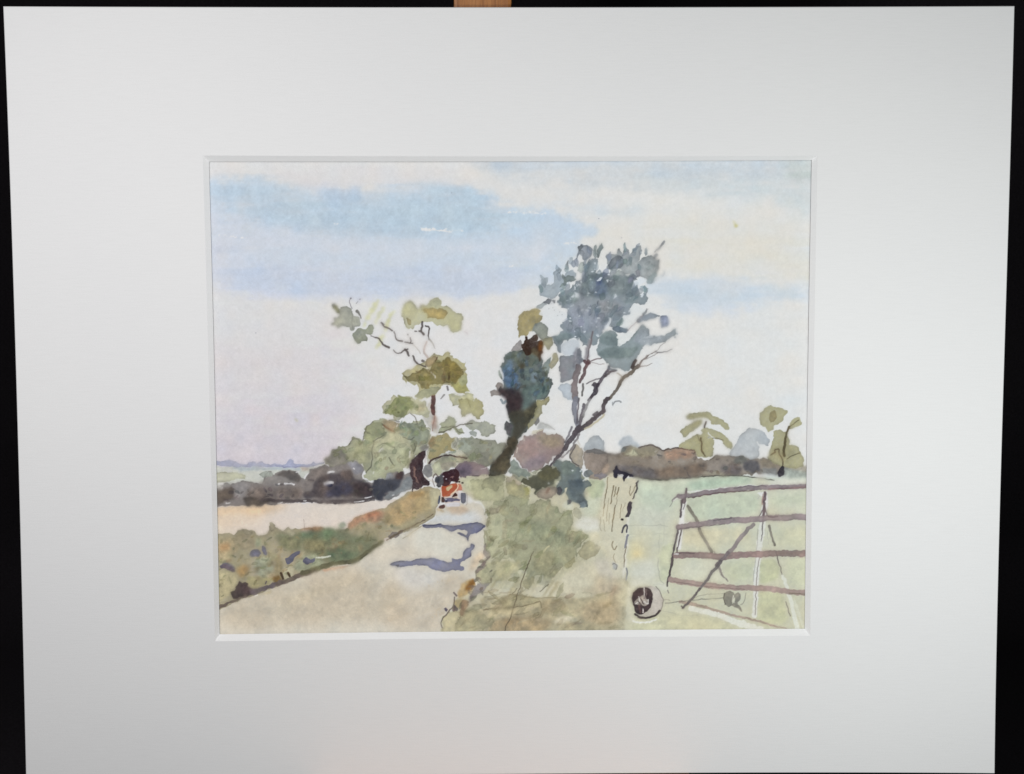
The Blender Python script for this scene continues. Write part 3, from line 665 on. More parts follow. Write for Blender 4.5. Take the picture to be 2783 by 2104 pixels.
    wash(P(700, 380, 730, 365, 735, 400, 710, 405), (210, 205, 190), .8, pid, edge=.1)
    line(P(480, 1075, 490, 1130), 4, (224, 216, 204), .85, pid)
    # one olive glaze pulls the bank together, then ragged darker touches
    wash(P(400, 110, 600, 60, 860, 90, 1000, 220, 1060, 330, 1300, 330, 1440, 420, 1460, 600, 1600, 660, 1700, 800, 1500, 940, 1240, 1130, 900, 1180, 640, 1160, 500, 1080, 580, 900,
           600, 830, 580, 700, 600, 560, 600, 400, 480, 250), (166, 166, 136), .34, pid, edge=0, soft=3, jit=3)
    bank = P(600, 400, 800, 280, 1200, 330, 1440, 440, 1580, 660, 1400, 940, 1100, 1100, 700, 1100, 600, 900)
    dabs(bank, 90, [(138, 140, 112), (150, 150, 122), (128, 130, 100), (168, 164, 132)], (16, 44), (6, 16), 2.2, .5, (.2, .5), pid, 31, edge=.2, only=pid)
    dabs(P(500, 1200, 1000, 1180, 1900, 1200, 1940, 1560, 300, 1580), 60, [(146, 136, 108), (160, 150, 122), (132, 122, 92), (184, 176, 148)], (18, 50), (5, 13), -.5, .4, (.2, .5), pid, 32, edge=.2, only=pid)
    dabs(P(480, 960, 640, 820, 660, 1100, 480, 1300, 300, 1440, 200, 1420, 420, 1180), 22, [(118, 108, 94), (134, 124, 104), (104, 94, 90)], (10, 26), (5, 10), 2.2, .5, (.4, .75), pid, 33, only=pid)
    dabs(P(580, 420, 640, 360, 660, 800, 600, 820, 570, 700), 16, [(140, 138, 106), (156, 152, 120)], (10, 26), (5, 10), 1.4, .5, (.35, .65), pid, 34, only=pid)
    wash(P(1900, 1110, 2010, 1100, 2040, 1250, 2030, 1700, 1900, 1700, 1920, 1400), (198, 194, 168), .6, None, edge=0, soft=7)
    wash(P(1640, 1040, 1900, 1060, 1960, 1150, 1900, 1260, 1700, 1220), (186, 172, 150), .5, None, edge=0, soft=6)
    # drawn lines
    ink = (84, 74, 58)
    line(P(1060, 800, 1010, 920, 960, 1060, 900, 1230, 860, 1370, 820, 1480, 770, 1600), 2.6, ink, .7, pid, rough=.6)
    line(P(1340, 960, 1240, 1090, 1130, 1200), 2.2, ink, .5, pid, rough=.6)
    line(P(890, 1170, 850, 1220), 2.6, ink, .6, pid)
    line(P(560, 1385, 700, 1365, 860, 1362, 960, 1345, 1080, 1310, 1130, 1290, 1140, 1360), 2.6, ink, .62, pid, rough=.9)
    line(P(740, 1270, 850, 1225, 980, 1250, 1120, 1265, 1290, 1255), 2, (120, 108, 84), .55, pid, rough=.8)
    line(P(720, 1360, 660, 1440, 600, 1480), 2, (120, 108, 84), .4, pid)
    line(P(540, 1600, 700, 1602, 900, 1604, 1100, 1600), 3, (100, 92, 68), .6, pid, rough=.9)
    line(P(1160, 805, 1180, 770, 1215, 745), 4, (206, 200, 160), .85, pid, rough=.4)
    line(P(1350, 960, 1280, 1040, 1210, 1120), 3, (204, 198, 170), .7, pid, rough=.6)
    for q in [P(1380, 390, 1440, 400, 1460, 460, 1430, 570), P(1440, 600, 1560, 612, 1605, 650, 1530, 730), P(1320, 480, 1370, 410)]:
        line(q, 1.8, (110, 108, 78), .5, pid, rough=.9)


def far_hedge_right():
    pid = part('painted_far_hedge')
    # pale distant trees first
    t = part('painted_distant_tree')
    wash(F(1050, 650, 1080, 600, 1120, 560, 1150, 530, 1200, 528, 1215, 560, 1255, 590, 1262, 680, 1180, 690, 1060, 690), (164, 171, 177), .92, t, edge=.3)
    t = part('painted_distant_tree')
    wash(M(145, 430, 200, 385, 270, 380, 320, 440, 370, 480, 340, 540, 250, 560, 170, 540), (172, 181, 190), .85, t, edge=.15, soft=1.2)
    t = part('painted_distant_tree')
    wash(M(1250, 560, 1320, 470, 1340, 400, 1400, 330, 1470, 298, 1540, 310, 1610, 360, 1660, 430, 1640, 480, 1600, 475, 1560, 450, 1530, 440, 1520, 455, 1560, 490, 1550, 600,
              1440, 640, 1260, 600), (172, 178, 184), .9, t, edge=.28, er=2)
    wash(M(-160, 560, -60, 545, 20, 560, 160, 565, 180, 510, 240, 480, 330, 500, 380, 480, 480, 472, 540, 490, 590, 530, 640, 512, 740, 498, 830, 510, 925, 520, 930, 600,
              1040, 628, 1130, 572, 1240, 580, 1320, 590, 1400, 585, 1450, 620, 1530, 610, 1620, 605, 1720, 650, 1800, 690, 2060, 690, 2060, 780, 1900, 780, 1700, 760, 1560, 760, 1350, 780,
              1000, 790, 820, 800, 600, 820, 400, 812, 280, 790, 180, 760, -40, 820, -160, 815), (146, 134, 122), .95, pid, edge=.35, mot=.15, col2=(132, 122, 112), hue=.7)
    wash(M(600, 540, 760, 510, 920, 525, 910, 600, 760, 620, 620, 610), (176, 140, 118), .75, pid, edge=0, soft=3)
    wash(M(160, 560, 240, 490, 400, 490, 560, 500, 540, 580, 300, 600), (146, 140, 118), .7, pid, edge=0, soft=2)
    wash(M(120, 670, 250, 690, 360, 700, 480, 720, 560, 740, 540, 810, 420, 812, 280, 785, 200, 750), (100, 98, 104), .85, pid, edge=.1, soft=2.5)
    wash(M(480, 720, 700, 690, 900, 670, 1040, 630, 1030, 740, 800, 795, 560, 815), (112, 96, 84), .7, pid, edge=.05, soft=3, mot=.2)
    wash(M(1040, 640, 1180, 600, 1300, 610, 1300, 740, 1100, 770, 1030, 740), (150, 142, 136), .6, pid, edge=.1, soft=2)
    wash(M(1160, 690, 1300, 680, 1380, 700, 1360, 780, 1220, 770), (92, 88, 96), .75, pid, edge=0, soft=2.5)
    wash(M(1300, 610, 1360, 588, 1420, 596, 1430, 640, 1360, 670, 1310, 660), (110, 116, 114), .8, pid, edge=.25, soft=.8)
    wash(M(1400, 640, 1500, 620, 1560, 650, 1560, 750, 1440, 750, 1380, 700), (78, 80, 90), .85, pid, edge=.1, soft=2)
    wash(M(1560, 620, 1620, 608, 1700, 660, 1740, 690, 1700, 710, 1580, 690), (140, 130, 112), .7, pid, edge=.1, soft=1.5)
    wash(M(1560, 720, 1740, 700, 1740, 780, 1560, 765), (128, 132, 134), .75, pid, edge=.05, soft=1.5)
    wash(M(1780, 700, 1900, 720, 2060, 740, 2060, 800, 1800, 800), (150, 160, 156), .85, pid, edge=.05, soft=2)
    wash(M(1800, 690, 2060, 680, 2060, 735, 1900, 725), (176, 172, 160), .8, pid, edge=.1, soft=1.5)
    wash(M(980, 770, 1060, 745, 1200, 740, 1180, 780), (176, 170, 150), .8, pid, edge=.1, soft=1)
    line(M(250, 765, 350, 795, 460, 815, 600, 822, 750, 806, 900, 798, 1050, 785, 1200, 778, 1400, 782, 1560, 800, 1700, 825), 4, (58, 56, 52), .85, pid, w2=2, rough=.6)
    line(M(-160, 560, -100, 545, -40, 555, 20, 565, 150, 568), 4, (92, 86, 82), .6, pid, rough=.8)
    line(M(350, 490, 420, 478, 480, 475, 540, 495, 590, 532, 660, 510, 740, 498), 4, (76, 66, 62), .75, pid, rough=.8)
    line(M(740, 505, 830, 512, 925, 522, 900, 560), 3.5, (92, 68, 58), .7, pid, rough=.8)
    dabs(M(0, 600, 400, 520, 900, 540, 1300, 620, 1700, 680, 1600, 760, 900, 780, 300, 780), 60, [(112, 102, 94), (132, 120, 108), (156, 138, 120), (96, 92, 94)], (8, 24), (4, 9), -.1, .5, (.25, .55), pid, 35, edge=.2, only=pid)
    wash(M(205, 575, 260, 545, 300, 500, 345, 570, 280, 580), (206, 205, 176), .9, pid, edge=.15)
    line(M(290, 560, 300, 505, 345, 572), 2.2, (90, 92, 84), .7, pid)
    wash(M(500, 545, 525, 525, 545, 535, 520, 550), (206, 196, 184), .85, pid)
    wash(M(165, 545, 190, 500, 235, 505, 200, 550), (130, 140, 142), .8, pid, edge=.2)
    # purple-brown thicket between the trunks
    wash(F(350, 720, 390, 640, 440, 560, 520, 520, 580, 505, 640, 480, 660, 515, 760, 508, 840, 540, 860, 580, 830, 690, 780, 740, 700, 810, 640, 850, 560, 880, 480, 870, 400, 810),
         (156, 136, 128), .94, pid, edge=.35, jit=3, mot=.15, grain=.1, col2=(142, 124, 124), hue=.8)
    wash(F(560, 510, 700, 510, 840, 550, 840, 640, 700, 660, 600, 600), (142, 130, 108), .65, pid, edge=0, soft=4)
    wash(F(380, 640, 560, 560, 640, 640, 560, 760, 420, 760), (160, 132, 128), .5, pid, edge=0, soft=5)
    wash(F(480, 780, 620, 720, 700, 760, 600, 860, 500, 870, 420, 830), (126, 116, 132), .6, pid, edge=0, soft=4)
    for k in range(40):
        r = np.random.default_rng(900 + k)
        q = F(r.uniform(400, 820), r.uniform(540, 840))[0]
        dots([q], r.uniform(.4, .9), (104, 92, 98), .5, pid)
    # hedge behind the leaning tree
    wash(F(930, 620, 1000, 620, 1040, 650, 1050, 700, 1040, 800, 1030, 870, 940, 800, 900, 740), (164, 154, 138), .92, pid, edge=.35)
    wash(F(1050, 700, 1100, 665, 1180, 655, 1250, 680, 1300, 715, 1290, 800, 1240, 880, 1180, 920, 1120, 890, 1050, 860), (156, 140, 126), .9, pid, edge=.3, mot=.12, col2=(142, 132, 126))
    wash(F(1060, 700, 1100, 668, 1180, 655, 1260, 690, 1290, 715, 1200, 720, 1110, 700), (118, 118, 120), .8, pid, edge=.3, soft=.7)
    wash(F(1050, 880, 1110, 868, 1145, 905, 1120, 945, 1060, 940), (128, 132, 130), .9, pid, edge=.35)
    wash(F(1150, 910, 1240, 900, 1300, 920, 1280, 950, 1200, 955, 1150, 945), (140, 134, 140), .9, pid, edge=.3)
    wash(F(1230, 890, 1270, 810, 1300, 820, 1290, 890, 1250, 910), (186, 164, 146), .8, pid, edge=.15)


def post():
    pid = part('painted_gatepost')
    wash(M(45, 765, 100, 750, 140, 790, 200, 800, 260, 800, 340, 830, 330, 900, 300, 1010, 280, 1090, 250, 1180, 240, 1280, 240, 1400, 225, 1560, 215, 1700, 210, 1800, 120, 1800,
           60, 1700, 30, 1500, -40, 1360, -40, 1200, -10, 1000, 20, 900), (204, 197, 174), .82, pid, edge=.06, soft=2, col2=(203, 199, 178), grad=(M(150, 900)[0], M(120, 1600)[0]))
    wash(M(240, 1180, 225, 1400, 200, 1640, 190, 1800, 215, 1800, 235, 1600, 246, 1400, 262, 1200), (218, 216, 208), .8, pid, edge=0, soft=1)
    ink = (96, 80, 58)
    for q, w_, a in [(M(40, 800, 35, 900, 10, 1000, 0, 1100), 2.6, .7), (M(-30, 1190, -40, 1300, -20, 1330), 2, .5), (M(100, 880, 85, 960, 70, 1060), 3, .85), (M(118, 890, 105, 990), 3, .8), (M(150, 900, 130, 970), 3.4, .85),
                     (M(115, 1070, 100, 1180, 85, 1270, 80, 1330), 3, .85), (M(175, 1060, 165, 1200), 1.8, .7), (M(215, 1050, 190, 1130), 1.4, .5), (M(30, 920, 15, 1000), 2, .6), (M(55, 1000, 35, 1120, 30, 1230), 1.6, .6),
                     (M(0, 1220, 15, 1330), 1.4, .5), (M(265, 880, 258, 940, 270, 990, 290, 930, 320, 870), 2.2, .7), (M(60, 1150, 50, 1260), 1.4, .5), (M(140, 980, 125, 1060), 1.6, .6), (M(5, 1060, -5, 1180), 1.6, .6),
                     (M(90, 1430, 82, 1480, 105, 1525, 130, 1480), 2.6, .75), (M(110, 1560, 95, 1610, 115, 1640), 2, .6), (M(205, 1640, 210, 1540, 225, 1480), 2, .6), (N(200, 960, 205, 850, 225, 760), 2.4, .7)]:
        line(q, w_, (108, 94, 72), a * .85, pid, rough=.6)
    dark = (58, 52, 58)
    wash(M(92, 745, 120, 690, 138, 675, 150, 720, 190, 740, 240, 755, 290, 770, 300, 800, 260, 790, 240, 770, 215, 810, 200, 850, 190, 820, 200, 770, 150, 760, 130, 800, 105, 795), (44, 42, 56), .95, pid, edge=.15)
    line(M(350, 830, 325, 860, 335, 900, 310, 960, 290, 1010), 4.5, dark, .85, pid, w2=3, rough=.9)
    wash(M(225, 1075, 258, 1030, 290, 1050, 285, 1110, 262, 1190, 230, 1198, 240, 1120), (72, 64, 72), .93, pid, edge=.2)
    dots(M(190, 1215), 2.8, (52, 44, 44), .95, pid)
    line(M(185, 1335, 200, 1280, 235, 1270, 230, 1340), 5, (72, 70, 82), .88, pid, rough=.6)
    line(M(240, 1370, 225, 1440, 210, 1500), 6, (126, 126, 138), .85, pid, w2=5, rough=.6)
    line(N(225, 970, 235, 1040, 222, 1085), 5, (136, 138, 144), .85, pid, w2=2, rough=.6)
    wash(blob(*N(112, 945)[0], 9, 9, seed=5), (160, 164, 168), .75, pid, edge=.25, soft=.8)
    line(N(85, 930, 110, 915, 135, 940, 120, 975), 2.4, (92, 90, 92), .7, pid)


def gate():
    pid = part('painted_gate')
    rail = part('painted_rail', pid)
    br = part('painted_brace', pid)
    st = part('painted_middle_stile', pid)
    hs = part('painted_hanging_stile', pid)
    c1, c2 = (146, 132, 135), (146, 124, 122)
    white = (222, 222, 222)
    # far braces
    line(M(838, 1080, 880, 1150, 940, 1240), 8, (128, 122, 112), .88, br, w2=9, rough=.35, edge=.2)
    line(M(945, 1305, 1000, 1410, 1075, 1530), 9, (140, 134, 124), .88, br, w2=8, rough=.35, edge=.2)
    line(N(1130, 920, 1190, 1050, 1240, 1095), 9, (160, 150, 146), .85, br, w2=3, rough=.35, edge=.2)
    line(M(1100, 1530, 1110, 1560), 3, (120, 110, 106), .6, br)
    line(N(1650, 545, 1670, 640, 1705, 740), 7, (128, 122, 114), .88, br, w2=5, rough=.4, edge=.2)
    line(N(1715, 800, 1740, 900, 1780, 1030), 3.5, (92, 84, 84), .85, br, w2=2.4, rough=.6)
    line(N(1785, 1040, 1850, 1240, 1930, 1560), 9, (214, 216, 206), .85, br, w2=12, rough=.3)
    line(N(1815, 1300, 1860, 1440), 2.4, (110, 100, 96), .8, br)
    line(N(1900, 1300, 2000, 1560), 8, (210, 212, 198), .5, br, rough=.3)
    # middle stile
    line(M(1570, 940, 1540, 1010), 3, (180, 176, 172), .6, st)
    wash(M(1520, 945, 1640, 935, 1640, 1000, 1635, 1170, 1560, 1190, 1580, 1080, 1585, 1000), white, .9, st, edge=.05, soft=.6)
    line(N(1590, 500, 1560, 700, 1535, 860, 1500, 1440), 17, (214, 214, 209), .85, st, w2=12, rough=.3)
    line(N(1540, 580, 1520, 800, 1490, 1100), 1.6, (150, 146, 142), .6, st)
    line(N(1550, 870, 1530, 1000, 1510, 1300, 1510, 1430), 2, (120, 106, 104), .75, st)
    line(N(1590, 480, 1580, 620, 1570, 700), 3.6, (96, 88, 90), .8, st, w2=2, rough=.6)
    line(N(1635, 600, 1640, 730), 1.4, (150, 146, 138), .5, st)
    line(M(1605, 945, 1600, 1080, 1595, 1190), 7, (88, 74, 80), .9, st, rough=.5)
    line(M(1590, 960, 1580, 1060), 4, (150, 118, 112), .7, st)
    line(M(1600, 1080, 1570, 1150, 1545, 1190), 3, (84, 74, 78), .85, st)
    line(M(1610, 1100, 1630, 1180), 3.5, (96, 84, 86), .8, st)
    # hanging stile
    line(M(804, 1040, 776, 1200, 752, 1500), 12, white, .9, hs, rough=.3)
    line(M(830, 905, 820, 950, 800, 1040), 6, (92, 78, 84), .92, hs, w2=9, rough=.4)
    line(M(780, 1010, 765, 1190), 5, (70, 62, 66), .9, hs, rough=.6)
    line(M(815, 1030, 795, 1110), 2.6, (90, 80, 84), .8, hs)
    line(N(745, 545, 725, 650, 695, 800, 670, 930), 5.5, (84, 76, 80), .92, hs, w2=6, rough=.5)
    line(N(775, 580, 750, 720, 730, 800), 3.6, (70, 60, 62), .88, hs, rough=.5)
    line(N(740, 690, 735, 750), 4, white, .7, hs)
    line(N(690, 850, 665, 980, 630, 1145), 6.5, (82, 74, 76), .93, hs, w2=4.5, rough=.5)
    line(N(640, 1190, 648, 1220), 3, (120, 112, 110), .7, hs)
    # rails, top to bottom
    line(M(690, 1030, 720, 990, 780, 970), 5, (112, 100, 106), .88, rail, rough=.5)
    line(M(660, 1090, 690, 1040), 2.2, (130, 126, 122), .6, rail)
    line(M(700, 1030, 740, 1000, 770, 1010), 4, (218, 218, 214), .7, rail)
    line(M(840, 940, 1100, 915, 1400, 880, 1700, 872), 4, white, .8, rail, rough=.4)
    line(M(750, 985, 850, 978, 1000, 955, 1200, 925, 1400, 905, 1600, 893, 1800, 893, 2060, 882), 13, (134, 122, 128), .93, rail, rough=.35, edge=.15)
    line(M(840, 1000, 950, 985, 1100, 955, 1300, 940, 1500, 925), 3, (92, 74, 74), .75, rail, rough=.7)
    line(M(1640, 915, 1800, 905, 2030, 892), 5, (124, 102, 104), .8, rail, rough=.5)
    line(M(1300, 900, 1450, 880, 1620, 880), 2, (86, 78, 86), .7, rail)
    line(M(755, 1255, 850, 1245), 5, white, .7, rail)
    line(M(750, 1292, 900, 1270, 1100, 1240, 1300, 1222, 1500, 1215, 1700, 1198, 2060, 1190), 16, c1, .93, rail, rough=.3, edge=.15)
    line(M(1100, 1225, 1280, 1200), 3, (104, 96, 100), .8, rail)
    line(M(1640, 1192, 1730, 1185), 4, (104, 92, 96), .8, rail)
    line(M(760, 1305, 950, 1285, 1200, 1265), 2, (88, 76, 82), .6, rail)
    line(M(720, 1570, 900, 1565, 1100, 1585, 1300, 1572, 1500, 1560, 1720, 1550, 2060, 1555), 17, c2, .93, rail, rough=.3, edge=.15)
    line(M(740, 1545, 900, 1550), 4, (104, 88, 90), .7, rail)
    line(M(1730, 1550, 2030, 1555), 7, (150, 130, 122), .6, rail)
    line(M(710, 1560, 740, 1552), 4, white, .8, rail)
    line(N(665, 1080, 760, 1098, 950, 1125, 1200, 1155, 1500, 1165, 1700, 1175, 1850, 1205, 2060, 1215), 15, (164, 142, 136), .92, rail, rough=.3, edge=.2)
    line(N(700, 1100, 1000, 1145, 1400, 1180), 1.8, (108, 90, 88), .6, rail)
    line(N(1850, 1215, 2030, 1225), 3, (120, 110, 92), .6, rail)
    line(N(760, 1300, 900, 1325, 1100, 1385, 1300, 1440, 1500, 1480, 1690, 1540, 1850, 1580), 9, (182, 160, 146), .88, rail, w2=4, rough=.4, edge=.2)
    line(N(860, 1370, 1100, 1420, 1300, 1500, 1560, 1580), 12, (216, 216, 206), .9, rail, w2=20, rough=.3)
    # near brace over everything
    line(M(1495, 1265, 1440, 1310, 1360, 1400, 1290, 1500, 1230, 1560), 11, (144, 134, 134), .93, br, rough=.35, edge=.25)
    line(M(1240, 1550, 1180, 1610, 1120, 1670), 9, (138, 126, 128), .9, br, rough=.35, edge=.25)
    line(N(1170, 900, 1110, 970, 1030, 1080, 960, 1170), 9, (126, 120, 122), .93, br, w2=7, rough=.35, edge=.25)
    line(N(960, 1170, 900, 1250, 850, 1300, 790, 1360), 6.5, (106, 98, 98), .93, br, w2=7, rough=.5, edge=.2)
    line(N(775, 1345, 795, 1365), 3.5, (84, 74, 72), .85, br)


def roller():
    pid = part('painted_roller')
    pen = (128, 122, 114)
    line(N(610, 1320, 760, 1300, 900, 1285, 1190, 1262), 2.2, (110, 106, 100), .75, pid, rough=.6)
    line(N(880, 1270, 1000, 1230, 1200, 1220), 1.6, pen, .6, pid)
    line(N(600, 1280, 660, 1285), 2, pen, .7, pid)
    wash(N(300, 1240, 400, 1150, 500, 1150, 580, 1230, 600, 1300, 570, 1390, 500, 1460, 400, 1480, 310, 1420), (190, 182, 170), .92, pid, edge=.15, col2=(176, 170, 160), jit=1)
    wash(N(470, 1150, 560, 1180, 600, 1290, 560, 1400, 480, 1440, 480, 1300), (196, 188, 178), .8, pid, edge=.2, soft=.8)
    hub = part('painted_wheel', pid)
    wash(N(283, 1260, 300, 1200, 350, 1165, 430, 1155, 480, 1200, 492, 1270, 475, 1350, 430, 1410, 370, 1440, 320, 1420, 300, 1350), (66, 54, 56), .95, hub, edge=.2, jit=1)
    wash(N(350, 1260, 400, 1240, 450, 1290, 440, 1340, 400, 1350, 340, 1340, 310, 1310), (170, 160, 150), .9, hub, edge=.2, jit=1.2)
    for q, w_, c in [(N(403, 1160, 405, 1240), 3.2, (214, 208, 202)), (N(320, 1320, 360, 1290, 350, 1250), 3, (216, 212, 208)), (N(400, 1300, 440, 1330, 445, 1280), 3, (210, 206, 200)),
                     (N(390, 1370, 395, 1410), 3.5, (216, 206, 202)), (N(340, 1290, 380, 1340, 420, 1380), 3, (74, 62, 62)), (N(370, 1270, 400, 1320), 3, (72, 62, 60)), (N(420, 1180, 430, 1240, 400, 1270), 2.6, (120, 104, 104)),
                     (N(350, 1340, 365, 1400), 4, (96, 74, 72))]:
        line(q, w_, c, .9, hub, rough=.5)
    line(N(310, 1425, 360, 1460, 440, 1468, 520, 1440, 560, 1390), 6, (62, 54, 54), .93, pid, w2=5, rough=.5)
    line(N(520, 1150, 570, 1210, 600, 1290, 570, 1390), 2, (110, 102, 98), .8, pid)
    line(N(290, 1490, 360, 1510, 440, 1505, 520, 1480), 5, (222, 222, 218), .8, pid, rough=.4)
    w2 = part('painted_wheel', pid)
    wash(N(1195, 1260, 1215, 1205, 1260, 1190, 1300, 1215, 1310, 1260, 1280, 1290, 1290, 1330, 1250, 1360, 1210, 1330), (148, 142, 128), .93, w2, edge=.2, jit=1)
    wash(N(1300, 1230, 1340, 1210, 1370, 1230, 1360, 1290, 1340, 1310, 1390, 1415, 1340, 1370, 1300, 1350, 1270, 1340, 1320, 1300), (150, 142, 128), .9, w2, edge=.2, jit=1)
    line(N(1290, 1240, 1285, 1290, 1310, 1310), 3, (206, 200, 184), .85, w2)
    line(N(1415, 1215, 1400, 1300, 1370, 1330), 1.8, (136, 128, 118), .7, w2)
    line(N(1205, 1215, 1195, 1270, 1210, 1330), 2.4, (92, 86, 78), .8, w2)

# -------------------------------------------------------------------- trees
def right_trees():
    c = (172, 168, 132)
    t = part('painted_tree')
    tr = part('painted_trunk', t)
    for f in [M(820, 190, 880, 160, 1000, 142, 1060, 145, 1100, 190, 1180, 210, 1240, 265, 1255, 328, 1200, 320, 1160, 270, 1080, 275, 1060, 230, 990, 200, 910, 215, 845, 228),
              M(760, 350, 800, 300, 900, 240, 985, 215, 990, 265, 900, 330, 800, 405, 785, 365), M(735, 500, 800, 440, 900, 385, 985, 360, 970, 320, 1050, 300, 1200, 370, 1250, 420, 1295, 470, 1280, 520, 1200, 490, 1180, 420, 1090, 405,
              1100, 500, 1080, 590, 1010, 600, 930, 590, 925, 520, 830, 510)]:
        wash(f, c, .94, t, edge=.28, jit=1.5, mot=.06, col2=(162, 158, 122))
    line(M(1045, 350, 1080, 390, 1110, 405), 3, (222, 222, 224), .85, t)
    wash(M(1050, 380, 1085, 400, 1050, 410), (220, 220, 222), .9, t)
    line(M(1018, 240, 1005, 300), 5, (78, 70, 62), .9, tr)
    line(M(975, 405, 980, 470, 975, 530, 1010, 580), 5, (92, 80, 60), .88, tr, w2=4, rough=.6)
    line(M(930, 375, 955, 430, 970, 440), 2, (100, 92, 70), .7, tr)
    line(M(1090, 405, 1140, 405, 1190, 425), 2.4, (100, 92, 74), .7, tr)
    line(M(1060, 620, 1105, 595), 3, (100, 92, 80), .7, tr)
    t = part('painted_tree')
    tr = part('painted_trunk', t)
    for f in [M(1548, 190, 1570, 150, 1630, 90, 1670, 80, 1720, 95, 1790, 115, 1840, 145, 1835, 170, 1800, 190, 1780, 240, 1700, 280, 1690, 330, 1640, 345, 1615, 290, 1555, 270),
              M(1880, 220, 1950, 192, 1985, 260, 1950, 290, 1890, 320, 1845, 330, 1860, 270), M(1690, 330, 1760, 328, 1830, 340, 1840, 390, 1865, 440, 1850, 475, 1920, 475, 1960, 520, 1990, 600, 1995, 690, 1880, 710, 1800, 700, 1700, 660, 1630, 610, 1640, 560,
              1680, 500, 1675, 450, 1695, 400)]:
        wash(f, c, .94, t, edge=.28, jit=1.5, mot=.06, col2=(164, 160, 126))
    wash(M(1650, 220, 1660, 150, 1700, 130, 1735, 180, 1710, 240, 1670, 265), (152, 140, 104), .85, t, edge=.25)
    wash(M(1700, 480, 1860, 470, 1900, 560, 1860, 640, 1760, 640, 1680, 560), (158, 152, 118), .5, t, edge=0, soft=3)
    line(M(1850, 290, 1825, 340, 1810, 430, 1800, 500, 1800, 580), 5, (86, 76, 54), .9, tr, w2=8, rough=.5)
    line(M(1945, 225, 1880, 270, 1840, 310), 2.4, (100, 92, 66), .8, tr)
    line(M(1655, 575, 1710, 550, 1700, 515, 1750, 510, 1745, 560, 1785, 620, 1780, 690), 4, (92, 80, 60), .85, tr, rough=.5)
    line(M(1830, 610, 1880, 580, 1960, 560), 2.6, (104, 96, 70), .8, tr)
    wash(M(1740, 790, 1745, 730, 1775, 685, 1805, 690, 1800, 770, 1760, 800), (54, 52, 60), .93, tr, edge=.2)


